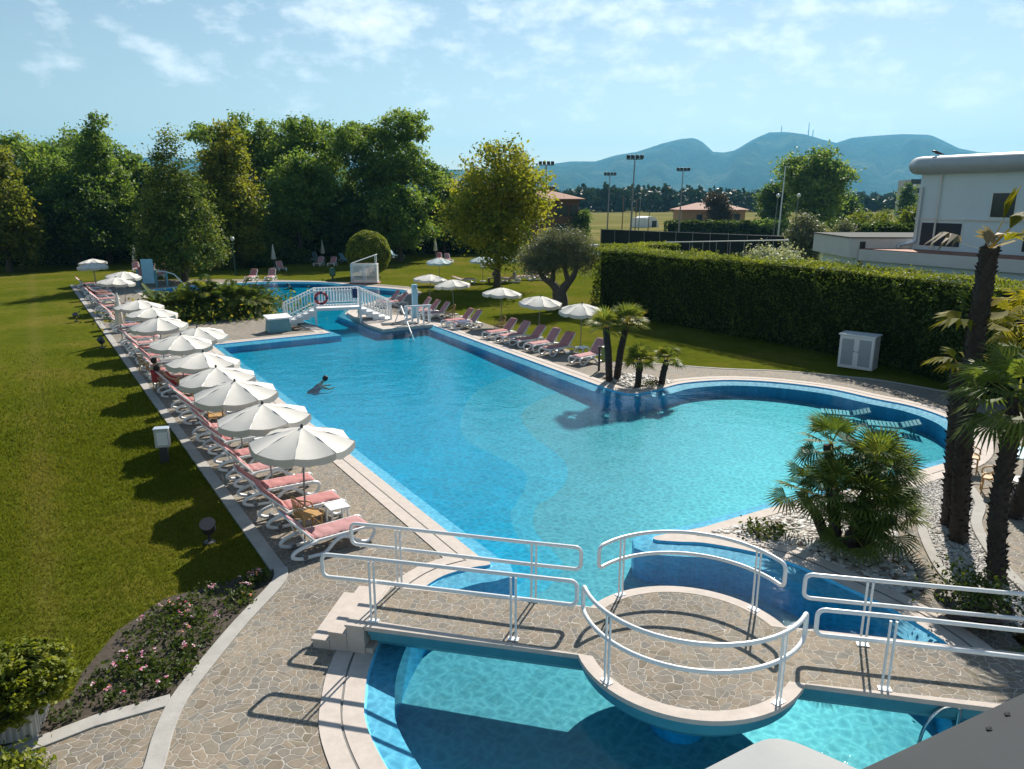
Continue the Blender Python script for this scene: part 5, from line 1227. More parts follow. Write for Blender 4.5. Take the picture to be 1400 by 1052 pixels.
for px, Y, top, hw, kind, lab in ((1195, 110, 288, 38, 'box', 'wide sunlit yellow-green bush beyond the annex'), (1251, 96, 283, 16, 'box', 'sunlit bush against the corner of the white building'), (1060, 57.5, 337, 37, 'varieg', 'white-flecked variegated bush above the far hedge line'), (362, 84, 318, 22, 'mid', 'shaggy mid green shrub in shade behind the folded parasols'),
      (345, 80, 352, 20, 'dark', 'low dark mound of shrubs on the lawn by the green lamp post'), (398, 84, 345, 16, 'dark', 'small dark shrub beside the folded parasols'), (1180, 100, 306, 40, 'mid', 'low green bush below the wide sunlit one'), (1060, 140, 300, 26, 'mid', 'low bush at the foot of the large dense tree'), (792, 120, 287, 14, 'dark', 'dark bush against the corner of the brown house')):
    blob_tree('bush', lab, px, Y, top, hw, kind, 'low', leaf=.22 if Y < 70 else .34, n=120, per=60, crad=.35, low=0, trunk_r=.08, limbs=5, cat='bush', group='bushes beyond the lawn')
# round topiary
bx, by = G(505, 378); t = thing('round_bush', 'big round clipped bush on the lawn behind the pump enclosure', 'bush', (bx, by, -.02), 0)
Rb_ = 2.05; d = rng.normal(size=(15000, 3)); d /= np.linalg.norm(d, axis=1)[:, None]; ph_ = np.sin(d[:, 0]*9)*np.sin(d[:, 1]*8+1)*np.sin(d[:, 2]*9+2)
P = d*np.array([Rb_, Rb_, Rb_*1.02])*(.95+.05*rng.random(15000)+.03*ph_)[:, None]+np.array([0, 0, 2.15]); leafmesh('foliage', P, .17*(.6+.8*rng.random(15000)), LF['box'], .5+.5*ph_, d, parent=t, flat=.4)
m = MB(); m.tube([(0, 0, 0), (0, 0, 1.0)], .14, 8); V = []; m.lathe([(.05, .35), (1.1, .7), (1.75, 1.5), (1.85, 2.2), (1.6, 3.0), (.9, 3.75), (.1, 4.0)], 18); m.build('twigs', MT['twigs'], t)
# ------------------------------------------------------------------ hedges
hb = [(5.2, 47.3), (8.4, 42.4), (11.5, 37.9), (14.1, 34.2), (16.0, 30.5), (16.8, 27.2), (17.5, 23.9), (19.0, 17.0), (21.0, 17.6), (19.2, 24.4), (18.6, 27.9), (17.8, 31.2), (15.8, 35.3), (13.1, 39.2), (10.0, 43.7), (7.6, 47.8), (6.9, 48.6), (5.8, 48.4)]
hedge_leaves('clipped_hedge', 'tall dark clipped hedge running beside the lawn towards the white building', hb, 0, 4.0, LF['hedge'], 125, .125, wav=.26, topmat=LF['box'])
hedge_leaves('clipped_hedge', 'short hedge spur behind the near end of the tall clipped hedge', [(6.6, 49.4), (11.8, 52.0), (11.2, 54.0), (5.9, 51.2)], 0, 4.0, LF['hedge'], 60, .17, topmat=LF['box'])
hedge_leaves('dark_hedge', 'long dark evergreen hedge closing the lawn below the trees', [(-62, 86), (-37, 89), (-12, 98.5), (2, 99), (2, 101), (-12, 100.5), (-37.5, 91), (-62, 88)], 0, 5.6, LF['dark'], 14, .42, wav=.5)
hedge_leaves('dark_hedge', 'dark hedge behind the left corner of the lawn', [(-75, 72), (-48, 82), (-48.5, 84), (-75, 74)], 0, 5.4, LF['dark'], 14, .42, wav=.5)
hedge_leaves('low_hedge', 'low hedge with light top in front of the ochre house', [W(910, 300, 140)[:2], W(1068, 300, 140)[:2], W(1068, 300, 143)[:2], W(910, 300, 143)[:2]], 0, 2.9, LF['hedge'], 14, .4, wav=.3)
hedge_leaves('low_hedge', 'clipped low hedge below the sunlit bush beyond the annex', [W(1145, 300, 92)[:2], W(1262, 300, 88)[:2], W(1262, 300, 91)[:2], W(1145, 300, 95)[:2]], 0, 3.9, LF['hedge'], 16, .36, wav=.25)
# ------------------------------------------------------------------ palm island: arching feathery fronds
ix, iy = SN(-9.6, 2.3); t = thing('fern_palms', 'dense clump of feathery palms on the strip between the two pools', 'palms', (ix, iy, 0))
def pinnate(arr, o, az, el, L, npair, ll, sagk, lw):
    V, F, Rn = arr; d = Vector((math.cos(az), math.sin(az), 0)); tone = random.random()*.5; prev = None
    for k in range(npair):
        f = (k+.6)/npair; p = Vector(o)+d*(L*f*math.cos(el)*(1-.12*f))+Vector((0, 0, L*(math.sin(el)*f-sagk*f*f)))
        if prev is not None:
            s_ = Vector((-d.y, d.x, 0)); tang = (p-prev).normalized(); up = s_.cross(tang)
            w = .016; b = len(V); V += [prev-s_*w, prev+s_*w, p+s_*w*.8, p-s_*w*.8]; F.append((b, b+1, b+2, b+3)); Rn.append(min(1, tone+.35))
            q = ll*(math.sin(PI*min(1, .12+f*.88))**.6)
            for sg in (-1, 1):
                dd_ = (s_*sg*.85+tang*.5-up*.0+Vector((0, 0, -.22))).normalized(); b = len(V); h = tang*lw
                V += [p-h*.5, p+dd_*q*.5-h*.55, p+dd_*q, p+dd_*q*.5+h*.55]; F.append((b, b+1, b+2, b+3)); Rn.append(min(1, tone+random.random()*.4))
        prev = p
for i in range(11):
    u = i/10; cx_ = -3.0+6.0*u; cy_ = random.uniform(-1.3, 1.1); off_ = Vector((PN[0]*cx_-PD[0]*cy_, PN[1]*cx_-PD[1]*cy_, 0)); hgt = random.uniform(.5, 1.7)*(1-.6*abs(u-.45))
    arr = ([], [], [])
    for k in range(32): pinnate(arr, off_+Vector((0, 0, hgt)), k*2.4+random.random(), random.uniform(-.25, 1.3), random.uniform(1.3, 2.2), 15, .5, random.uniform(.25, .6), .085)
    pt = finmesh('feather_crown', arr, LF['fern'], t)
    m = MB(); palm_trunk(m, [off_+Vector((0, 0, -.05)), off_+Vector((.03, .02, hgt*.6)), off_+Vector((0, 0, hgt+.05))], .17, .15, 8, .1); m.build('trunk', MT['palm_bark'], t)
d_ = rng.normal(size=(6000, 3))*np.array([2.3, 1.3, .55]); P = d_.copy(); P[:, 0] = d_[:, 0]*PN[0]-d_[:, 1]*PD[0]; P[:, 1] = d_[:, 0]*PN[1]-d_[:, 1]*PD[1]; P[:, 2] = np.abs(d_[:, 2])+.05
leafmesh('undergrowth', P, .22*(.6+.8*rng.random(len(P))), LF['fern'], None, parent=t)
# ------------------------------------------------------------------ four small palms in the corner bed
GP = 'small palms in the pool corner bed'
for (px, py), zt, ll, nf, kk, lean, lab in (((833, 521), 2.15, .62, 22, 'palm', (-.2, 0), 'small palm nearest the hedge-side loungers, taller pair'), ((843, 518), 2.25, .68, 24, 'palm', (.35, .1), 'small palm leaning outward, taller one beside the litter bin palm'), ((872, 528), .95, .55, 22, 'palm', (.05, 0), 'short bushy small palm in the middle of the corner bed'), ((904, 526), .98, .42, 16, 'palm', (.18, 0), 'smallest palm with a thin tuft at the tip of the corner bed')):
    x, y = G(px, py); t = thing('small_palm', lab, 'palm tree', (x, y, -.01), 0, GP)
    m = MB(); palm_trunk(m, [(0, 0, -.05), (lean[0]*.35, lean[1]*.4, zt*.5), (lean[0], lean[1], zt)], .15 if zt > 1.5 else .13, .12, 9, .09, 34); m.build('trunk', MT['palm_bark'], t)
    fan_crown('crown', t, (lean[0], lean[1], zt), nf, .40 if zt > 1 else .32, ll, LF['palm'], (-.35, 1.35), 15, .06, .12, 3.0)
# pebbles, soil plants in the corner bed
def pebbles(name, lab, poly, n, s0, s1, z=0.):
    xs = [p[0] for p in poly]; ys = [p[1] for p in poly]; V = []; F = []; Rn = []
    k = 0
    while k < n:
        x, y = random.uniform(min(xs), max(xs)), random.uniform(min(ys), max(ys))
        if not inside((x, y), poly): continue
        k += 1; s = random.uniform(s0, s1); b = len(V); a0 = random.random()*6; el_ = random.uniform(.6, 1); tone = random.random()
        pts = [(0, 0, .62)]+[(math.cos(a0+j*PI/3)*.62, math.sin(a0+j*PI/3)*.62*el_, .38+random.uniform(-.06, .06)) for j in range(6)]+[(math.cos(a0+j*PI/3+.5), math.sin(a0+j*PI/3+.5)*el_, -.1) for j in range(6)]
        V += [(x+p[0]*s, y+p[1]*s, z+p[2]*s*.8) for p in pts]
        fs = [(0, 1+j, 1+(j+1) % 6) for j in range(6)]+[(1+j, 7+j, 1+(j+1) % 6) for j in range(6)]+[(1+(j+1) % 6, 7+j, 7+(j+1) % 6) for j in range(6)]
        F += [tuple(b+i for i in f) for f in fs]; Rn += [tone]*len(fs)
    o = finmesh(name, (V, F, Rn), MT['pebble'], None); o.data.polygons.foreach_set('use_smooth', [True]*len(F)); tag(o, lab, 'pebbles', kind='stuff'); return o
pebbles('pebbles', 'pale pebbles round the four small palms in the corner bed', offset(PALMB, -.1), 420, .04, .14)
pebbles('rocks', 'white and brown rocks covering the bed round the fan palm clump', offset(PENB, -.05), 2400, .04, .105)
pebbles('gravel', 'grey gravel in the curved bed under the tall palms', offset(GRAVEL, -.12), 6500, .018, .042)
for i in range(5):
    x, y = G(*[(885, 529), (895, 526), (1030, 728), (1060, 726), (1045, 735)][i]); P = rng.normal(size=(130, 3))*np.array([.16, .16, .07])+np.array([0, 0, .12])
    o = leafmesh('shrub', P, .09*(.6+.8*rng.random(130)), LF['red'] if i == 1 else LF['flowerbed']); o.location = (x, y, 0)  # low ground plants, each a loose scatter of leaves
    tag(o, ['low leafy plant among the corner bed pebbles', 'dark reddish low plant among the corner bed pebbles', 'low plant on the rocks near the bed tip', 'low plant among rocks closest to the fan palm clump', 'small green plant on the rocks beside the pool kerb'][i], 'plant')
# ------------------------------------------------------------------ clump of fan palms in the rock bed
fx, fy = 7.0, 14.1; t = thing('fan_palm_clump', 'bushy clump of fan palms with several heads in the rock bed', 'palms', (fx, fy, -.01))
HEADS = [((-.40, .4, 2.05), (-.15, .1, 0), .52, 26), ((.55, .1, 1.75), (.1, 0, 0), .66, 32), ((-.55, -.35, 1.35), (-.2, -.1, 0), .6, 28), ((.05, -.5, 1.15), (0, -.2, 0), .68, 30), ((1.05, .35, 1.3), (.3, .15, 0), .62, 26), ((-.9, .35, 1.0), (-.3, .1, 0), .56, 24), ((.65, -.55, .8), (.2, -.2, 0), .6, 24), ((-.25, -.75, .55), (-.1, -.3, 0), .55, 20)]
for hp, bp0, ll, nf in HEADS:
    m = MB(); a = Vector(bp0); b = Vector(hp); palm_trunk(m, [a-Vector((0, 0, .05)), a.lerp(b, .5)+Vector((0, 0, .1)), b], .12, .10, 8, .09, 30); m.build('trunk', MT['palm_bark'], t)
    hp = (hp[0]*.85, hp[1], hp[2])
    fan_crown('crown', t, hp, int(nf*.78), .40, ll*.93, LF['fanpalm'], (-.75, 1.35), 18, .042, .12, 3.3)
# ------------------------------------------------------------------ tall palms on the right
def tall_palm(label, path, r0, r1, crowns, loc):
    t = thing('tall_palm', label, 'palm tree', loc, 0, 'tall palms in the gravel bed')
    m = MB(); palm_trunk(m, spline(path, 5), r0, r1, 11, .13, 60); m.build('trunk', MT['palm_bark'], t)
    for c, arrs, mat, nm in crowns:
        arr = ([], [], [])
        for d, pl_, ll, nl, sp_, dr, lw in arrs: tfrond(None, c, d, pl_, nl, ll, sp_, dr, lw, random.uniform(-.3, .3), arr)
        finmesh(nm, arr, LF[mat], t)
    return t
def rel(p, base): return tuple(a-b for a, b in zip(p, base))
b1 = (9.45, 14.2, -.01); tp = W(1353, 340, 14.5)
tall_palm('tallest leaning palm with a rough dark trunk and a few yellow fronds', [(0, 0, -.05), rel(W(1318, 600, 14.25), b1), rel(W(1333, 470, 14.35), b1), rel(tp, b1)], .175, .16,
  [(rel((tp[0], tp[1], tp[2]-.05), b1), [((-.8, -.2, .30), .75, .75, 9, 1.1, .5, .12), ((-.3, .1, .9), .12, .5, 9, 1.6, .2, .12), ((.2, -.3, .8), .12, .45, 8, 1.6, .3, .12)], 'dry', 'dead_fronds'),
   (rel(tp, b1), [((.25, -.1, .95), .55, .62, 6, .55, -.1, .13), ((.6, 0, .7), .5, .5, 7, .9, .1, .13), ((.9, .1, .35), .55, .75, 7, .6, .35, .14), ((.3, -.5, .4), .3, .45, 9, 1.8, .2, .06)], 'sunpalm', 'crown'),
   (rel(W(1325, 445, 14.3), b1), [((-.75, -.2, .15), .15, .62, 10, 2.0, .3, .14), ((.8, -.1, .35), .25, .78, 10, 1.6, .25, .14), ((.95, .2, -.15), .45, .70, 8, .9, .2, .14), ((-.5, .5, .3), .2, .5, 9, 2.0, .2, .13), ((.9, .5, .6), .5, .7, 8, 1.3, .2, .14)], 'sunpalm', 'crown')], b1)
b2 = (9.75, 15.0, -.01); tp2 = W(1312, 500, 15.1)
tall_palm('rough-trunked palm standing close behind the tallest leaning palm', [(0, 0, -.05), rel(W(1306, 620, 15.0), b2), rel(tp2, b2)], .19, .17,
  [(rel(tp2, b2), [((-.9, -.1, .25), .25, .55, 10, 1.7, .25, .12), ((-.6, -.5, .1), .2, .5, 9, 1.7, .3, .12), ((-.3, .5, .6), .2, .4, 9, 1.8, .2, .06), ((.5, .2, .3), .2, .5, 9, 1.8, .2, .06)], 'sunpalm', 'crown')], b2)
b3 = (9.2, 12.55, -.01); tp3 = W(1392, 545, 12.7)
t3 = tall_palm('shorter palm with a wide green crown at the photo edge', [(0, 0, -.05), rel(W(1366, 690, 12.6), b3), rel(tp3, b3)], .155, .14, [], b3)
fan_crown('crown', t3, rel(tp3, b3), 24, .60, .78, LF['fanpalm'], (-.85, 1.2), 22, .052, .22, 3.4)
b4 = (11.4, 15.4, -.01); tp4 = W(1420, 440, 15.5)
t4 = tall_palm('palm mostly outside the frame with sunlit yellow fronds', [(0, 0, -.05), rel(W(1425, 600, 15.4), b4), rel(tp4, b4)], .19, .17, [], b4)
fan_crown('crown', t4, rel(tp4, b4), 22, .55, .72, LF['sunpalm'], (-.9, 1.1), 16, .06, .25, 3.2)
# pot plant, plants by the bridge end
x, y = 7.85, 11.15; t = thing('potted_shrub', 'low shrub in a wide dark glazed bowl on the paving by the bridge', 'potted plant', (x, y, .0))
m = MB(); m.lathe([(.22, 0), (.42, .12), (.56, .30), (.60, .34), (.56, .36), (.52, .30), (.0, .29)], 24); m.build('bowl', MT['terra_pot'], t)
P = rng.normal(size=(1500, 3))*np.array([.30, .30, .16])+np.array([0, 0, .58]); leafmesh('shrub', P, .075*(.6+.8*rng.random(1500)), LF['flowerbed'], None, parent=t)
for i in range(2):
    x, y = ((8.2, 10.35), (7.75, 9.75))[i]; arr = ([], [], [])
    for k in range(26):
        a = k*2.4; pinnate(arr, (0, 0, .02), a, random.uniform(.5, 1.3), random.uniform(.35, .6), 5, .06, .3, .05)
    o = finmesh('ornamental_grass', arr, LF['red' if i == 0 else 'fern'], None); o.location = (x, y, 0); tag(o, ['reddish tuft of ornamental grass by the palm end of the footbridge', 'green tuft of ornamental grass by the palm end of the footbridge'][i], 'plant')
# ------------------------------------------------------------------ flower bed and planter bush
fl = offset(FLB, -.22); cnt = 0; GF = 'bedding plants in the flower bed'
xs = [p[0] for p in fl]; ys = [p[1] for p in fl]
def bedding(x, y, n, s):
    pass
VL = []; VP = []
while cnt < 135:
    x, y = random.uniform(min(xs), max(xs)), random.uniform(min(ys), max(ys))
    if not inside((x, y), fl) or (x < -6.3 and y < 9.0 and random.random() < .5): continue
    cnt += 1; VL.append((x, y))
PL = []; C_ = []
for x, y in VL:
    s = random.uniform(.06, .11); q = rng.normal(size=(28, 3))*np.array([s, s, s*.55])+np.array([x, y, .08]); PL.append(q); C_ += [random.random()]*28
P = np.vstack(PL); P[:, 2] = np.abs(P[:, 2]); o = leafmesh('bedding_plants', P, .072*(.6+.8*rng.random(len(P))), LF['flowerbed'], np.array(C_)); tag(o, 'low green bedding plants filling the dark flower bed', 'flowers', kind='stuff')
PL = []; C_ = []
for x, y in VL:
    if random.random() < .26:
        tone = random.random()
        for k in range(random.randint(1, 3)):
            c = np.array([x+random.uniform(-.1, .1), y+random.uniform(-.1, .1), random.uniform(.13, .21)]); q = rng.normal(size=(6, 3))*np.array([.016, .016, .010])+c; PL.append(q); C_ += [tone]*6
P = np.vstack(PL); o = leafmesh('flowers', P, .034*(.8+.4*rng.random(len(P))), LF['petal'], np.array(C_), np.tile([0, 0, 1.], (len(P), 1)), aspect=.9, flat=.6); tag(o, 'small pink, red, white and yellow flowers scattered over the bed', 'flowers', kind='stuff')
x, y = G(45, 1000); t = thing('planter_bush', 'rounded bright green shrub in a pale fluted trough beside the flower bed', 'shrub', (x-.55, y-.02, 0), .28)
m = MB(); m.prism([(-.62, -.30), (.62, -.30), (.70, -.38), (.70, -.38)][:2]+[(.62, .30), (-.62, .30)], 0, .36)
for k in range(16): m.tube([(-.58+k*.077, -.305, .02), (-.60+k*.08, -.315, .34)], .022, 6)
for k in range(8): m.tube([(.625, -.27+k*.077, .02), (.635, -.27+k*.077, .34)], .022, 6)
m.box((0, 0, .375), (1.34, .70, .05)); m.build('trough', MT['planter'], t, smooth=40)
B = [(-.10, .1, .74, .66, .58, .42), (.48, .12, .68, .56, .54, .42), (-.5, .05, .66, .42, .48, .36), (.25, -.18, .62, .62, .42, .36)]
cc, P, cl = blobs_points(B, 700, 30, .035, .78); leafmesh('foliage', P, .075*(.6+.8*rng.random(len(P))), LF['lime'], cl, np.tile([.1, .3, 1.], (len(P), 1)), parent=t, aspect=.6, flat=.45)
m = MB()
for bb in B: m.lathe([(.02, bb[2]-bb[5]*.7), (bb[3]*.45, bb[2]-bb[5]*.4), (bb[4]*.62, bb[2]), (bb[4]*.45, bb[2]+bb[5]*.45), (.02, bb[2]+bb[5]*.65)], 12, (bb[0], bb[1], 0))
m.build('twigs', MT['twigs'], t)
P = rng.normal(size=(700, 3))*np.array([.2, .14, .10])+np.array([0, 0, .15]); o = leafmesh('corner_shrub', P, .085*(.6+.8*rng.random(700)), LF['box']); p_ = G(25, 1056); o.location = (p_[0], p_[1]-.1, 0); tag(o, 'tip of a bright green shrub cut off by the bottom edge', 'shrub')
# ------------------------------------------------------------------ grass blades on the near lawn
LAWN = [SN(24.3, LE-.12), SN(10, LE-.12), SN(-8, LE-.12), SN(-8, -24), (-30, 22), (-24, 4), (-9, 4), (-7.6, 7.8), G(95, 955), G(112, 920), G(160, 862), G(225, 818), G(300, 797), G(368, 779)]
xs = [p[0] for p in LAWN]; ys = [p[1] for p in LAWN]; N = 1300000
q = np.column_stack([rng.uniform(min(xs), max(xs), N), rng.uniform(min(ys), max(ys), N)])
dd_ = np.hypot(q[:, 0], q[:, 1]); keep = rng.random(N) < np.clip((13./dd_)**1.6, 0, 1)*np.clip((44-dd_)/22, 0, 1); q = q[keep]
# inside test, vectorised
ins = np.zeros(len(q), bool); n = len(LAWN); j = n-1
for i in range(n):
    xi, yi = LAWN[i]; xj, yj = LAWN[j]
    cnd = ((yi > q[:, 1]) != (yj > q[:, 1])) & (q[:, 0] < (xj-xi)*(q[:, 1]-yi)/(yj-yi+1e-12)+xi); ins ^= cnd; j = i
q = q[ins]; N = len(q); h = (.035+.035*rng.random(N))*np.clip(np.hypot(q[:, 0], q[:, 1])/14, 1, 1.5); a = rng.random(N)*6.283; w = .006*np.clip(np.hypot(q[:, 0], q[:, 1])/9, 1, 3)
V = np.empty((N, 3, 3)); dx, dy = np.cos(a), np.sin(a)
V[:, 0] = np.column_stack([q[:, 0]-dx*w, q[:, 1]-dy*w, np.full(N, -.022)]); V[:, 1] = np.column_stack([q[:, 0]+dx*w, q[:, 1]+dy*w, np.full(N, -.022)])
ln = rng.normal(size=(N, 2))*.028; V[:, 2] = np.column_stack([q[:, 0]+ln[:, 0], q[:, 1]+ln[:, 1], -.02+h])
me = bpy.data.meshes.new('grass'); me.vertices.add(3*N); me.vertices.foreach_set('co', V.reshape(-1)); me.loops.add(3*N); me.loops.foreach_set('vertex_index', np.arange(3*N, dtype=np.int32))
me.polygons.add(N); me.polygons.foreach_set('loop_start', np.arange(0, 3*N, 3, dtype=np.int32)); me.polygons.foreach_set('loop_total', np.full(N, 3, dtype=np.int32))
pt_ = .5+.16*np.sin(q[:, 0]*7.3+2*np.sin(q[:, 1]*3.1))*np.sin(q[:, 1]*6.1+1.5*np.sin(q[:, 0]*2.7))+.22*np.sin(q[:, 0]*.9+1.3*np.sin(q[:, 1]*.5))+.22*np.sin(q[:, 1]*.7+q[:, 0]*.3)
at = me.attributes.new('rnd', 'FLOAT', 'FACE'); td_ = np.abs(q[:, 0]*tn.x+q[:, 1]*tn.y-tn.dot(TA)); wear = np.clip(1-td_/(.45+.5*np.sin(q[:, 1]*1.9)**2), 0, 1)*np.clip((26-q[:, 1])/8, 0, 1)*(.5+.5*np.sin(q[:, 1]*2.7+q[:, 0])**2); at.data.foreach_set('value', np.clip(.5*rng.random(N)+.42*pt_+.6*wear, 0, 1).astype(np.float32)); me.materials.append(LF['grass']); me.update(calc_edges=True)
o = bpy.data.objects.new('grass', me); COL.objects.link(o); tag(o, 'short green grass of the lawn beside the lounger row', 'grass', kind='stuff')
# ------------------------------------------------------------------ buildings beyond the hedge
bu = Vector((.467, -.884)); bw = Vector((-.884, -.467)); Pf = Vector((17.96, 38.2))
def fp(u, w): p = Pf+bu*u+bw*w; return (p.x, p.y)
def fbox(m, u0, u1, w0, w1, z0, z1, mi=0): m.prism([fp(u0, w0), fp(u1, w0), fp(u1, w1), fp(u0, w1)], z0, z1, mi)
t = thing('white_building', 'white two-storey building with a rounded grey roof edge beyond the hedge', 'building', (0, 0, 0))
m = MB(); fbox(m, 1.45, 24, -14, -2.0, 3.0, 8.25); m.build('upper_wall', MT['white_wall'], t, smooth=None)
m = MB(); fbox(m, .0, 24, -14, -.12, 0, 4.0); m.build('lower_wall', MT['white_wall'], t, smooth=None)
m = MB(); fbox(m, -.05, 24, -2.02, .10, 3.95, 4.52); m.build('fascia', MT['grey_band'], t, smooth=None, bevel=.02)
m = MB(); fbox(m, -.03, 24, -2.0, .08, 4.524, 4.56); m.build('low_roof', MT['terracotta'], t, smooth=None)
# rounded roof edge
m = MB(); path = [fp(24, -1.75), fp(1.6, -1.75), fp(1.2, -2.0), fp(1.1, -2.4), fp(1.1, -14)]
m.tube([(x, y, 8.62) for x, y in path], .42, 16); m.build('roof_edge', MT['grey_band'] if False else MT['roof_tube'], t, smooth=60)
m = MB(); fbox(m, 1.2, 24, -14, -1.9, 8.251, 8.9); m.build('roof', MT['roof_tube'], t, smooth=None)
m = MB(); fbox(m, 1.40, 24, -2.0, -1.93, 6.02, 6.10); m.build('ledge', MT['grey_band'], t, smooth=None)
def win(u0, u1, z0, z1, w=-2.0, frame='white_paint', pane='glass', name='window'):
    m = MB(); fbox(m, u0, u1, w, w+.03, z0, z1); f = m.build(name, MT[frame], t, smooth=None)
    m = MB(); fbox(m, u0+.07, u1-.07, w+.02, w+.05, z0+.07, z1-.07); m.build('pane', MT[pane], f, smooth=None)
win(5.0, 6.15, 6.14, 7.35); win(1.75, 3.9, 4.7, 5.95, pane='shutter', name='shutter')
win(6.6, 9.4, 4.66, 5.75, pane='shutter', name='shutter'); win(10, 12, 6.14, 7.35)
m = MB(); a = fp(2.55, -1.90); m.tube([(a[0], a[1], 4.6), (a[0], a[1], 8.3)], .05, 7); m.build('downpipe', MT['grey_band'], t)
m = MB(); a = fp(1.6, -1.88); b_ = fp(1.0, -1.6); m.tube(spline([(a[0], a[1], 7.6), (a[0], a[1], 5.2), (a[0]-.1, a[1], 4.9), (b_[0], b_[1], 4.75), (b_[0], b_[1], 4.6)], 4), .09, 8); m.build('downpipe', MT['silver'], t)
m = MB(); fbox(m, -.35, .05, -.9, .0, 3.4, 4.9); m.build('pipe_box', MT['dark_metal'], t, smooth=None)
# single-storey annex to the left
t2 = thing('annex', 'single-storey white annex with a deep grey fascia beside the white building', 'building', (0, 0, 0))
a0 = Vector(W(1112, 330, 44)[:2]); a1 = Vector(fp(-.35, .4)); ad = (a1-a0).normalized(); an = Vector((-ad.y, ad.x))
def ab(m, u0, u1, w0, w1, z0, z1): m.prism([tuple(a0+ad*u0+an*w0), tuple(a0+ad*u1+an*w0), tuple(a0+ad*u1+an*w1), tuple(a0+ad*u0+an*w1)], z0, z1)
La = (a1-a0).length; zt = W(1112, 319, 44)[2]
m = MB(); ab(m, 0, La, 0, 8, zt-1.02, zt); m.build('fascia', MT['grey_band'], t2, smooth=None, bevel=.02)
m = MB(); ab(m, -.06, La+.06, -.06, 8.1, zt+.002, zt+.05); m.build('roof', MT['net'], t2, smooth=None)
m = MB(); ab(m, .75, La, .35, 7.5, 0, zt-1.022); m.build('wall', MT['white_wall'], t2, smooth=None)
m = MB(); p = a0+ad*.45+an*.4; m.box((p.x, p.y, (zt-1.02)/2), (.16, .16, zt-1.03)); m.build('post', MT['white_paint'], t2, smooth=None)
m = MB(); p = a0+ad*(La*.66)+an*.33; m.box((p.x, p.y, zt-1.5), (.22, .12, .3)); m.build('wall_lamp', MT['dark_metal'], t2, smooth=None)
# far houses
def house(name, label, px0, px1, Y, eave_y, top_y, depth, wallm, wins, porch=False, dz=0.):
    x0, x1 = W(px0, 290, Y)[0], W(px1, 290, Y)[0]; ze = W(px0, eave_y, Y)[2]; zr = W(px0, top_y, Y)[2]; w = x1-x0
    t = thing(name, label, 'house', ((x0+x1)/2, Y, 0), 0)
    ov = .9; h = w/2
    m = MB(); m.box((0, depth/2, ze/2), (w-2*ov, depth-2*ov, ze)); m.build('wall', MT[wallm], t, smooth=None)
    m = MB(); rl = max(.1, h-depth/2*.95); V = [(-h, 0, ze), (h, 0, ze), (h, depth, ze), (-h, depth, ze), (-rl, depth/2, zr), (rl, depth/2, zr), (-h, 0, ze-.18), (h, 0, ze-.18), (h, depth, ze-.18), (-h, depth, ze-.18)]
    m.add(V, [(0, 1, 5, 4), (1, 2, 5), (2, 3, 4, 5), (3, 0, 4), (6, 7, 1, 0), (7, 8, 2, 1), (8, 9, 3, 2), (9, 6, 0, 3), (9, 8, 7, 6)]); m.build('roof', MT['terracotta'], t, smooth=None)
    for u, wd_, z0, z1 in wins:
        m = MB(); m.box((-h+ov+u*(w-2*ov), ov-.03, (z0+z1)/2*ze), (wd_, .1, (z1-z0)*ze)); f = m.build('window', MT['shutter'], t, smooth=None)
        m = MB(); m.box((-h+ov+u*(w-2*ov), ov-.09, (z0+z1)/2*ze), (wd_*.8, .04, (z1-z0)*ze*.85)); m.build('pane', MT['glass'], f, smooth=None)
    m = MB(); m.box((w*.12, depth*.55, zr-.2), (.7, .7, 1.4)); m.build('chimney', MT[wallm], t, smooth=None)
    return t
house('hipped_house', 'two-storey brown house with a hipped tile roof behind the plane tree', 690, 800, 118, 272, 259, 12, 'brown_wall', [(.75, 2.0, .62, .86), (.92, 1.2, .62, .86), (.45, 1.8, .62, .86), (.75, 1.6, .2, .45)])
house('hipped_house', 'low ochre house with a hipped red tile roof at the edge of the fields', 929, 1025, 205, 287, 277.5, 13, 'ochre_wall', [(.28, 1.6, .2, .7), (.85, 2.4, .3, .75), (.6, 1.8, .3, .75)])
x, y, z = W(1255, 285, 260); t = thing('block_of_flats', 'pale block of flats with balconies far behind the white building', 'building', (x, y, 0), -.2)
zt = W(1255, 246, 260)[2]; m = MB(); m.box((0, 6, zt/2), (8, 12, zt)); m.build('wall', MT['house_far'], t, smooth=None)
for k in range(4):
    m = MB(); m.box((0, -.8, zt*(.18+.22*k)), (7.6, 1.6, 1.1)); m.build('balcony', MT['grey_band'], t, smooth=None)
    m = MB(); m.box((0, -.05, zt*(.18+.22*k)+1.6), (6.6, .12, 1.5)); m.build('window', MT['shutter'], t, smooth=None)
# tennis court: dark windbreak fence on posts, white rail
p0, p1 = Vector(W(822, 320, 92)[:2]), Vector(W(1078, 320, 74)[:2]); zt0 = W(822, 314, 92)[2]; zt1 = W(1078, 324, 74)[2]
t = thing('court_fence', 'dark windbreak fence on slim posts round the tennis court', 'fence', (0, 0, 0))
d_ = (p1-p0).normalized(); m = MB(); V = [(p0.x, p0.y, .05), (p1.x, p1.y, .05), (p1.x, p1.y, zt1), (p0.x, p0.y, zt0)]; nn = Vector((-d_.y, d_.x))*.03
V += [(v[0]+nn.x, v[1]+nn.y, v[2]) for v in V]; m.add(V, [(0, 1, 2, 3), (7, 6, 5, 4), (0, 4, 5, 1), (1, 5, 6, 2), (2, 6, 7, 3), (3, 7, 4, 0)]); m.build('windbreak', MT['net'], t, smooth=None)
L_ = (p1-p0).length
for k in range(12):
    p = p0+d_*(L_*k/11)-nn*2.4; z = zt0+(zt1-zt0)*k/11; m = MB(); m.tube([(p.x, p.y, 0), (p.x, p.y, z+.12)], .04, 6); m.build('post', MT['pole'], t)
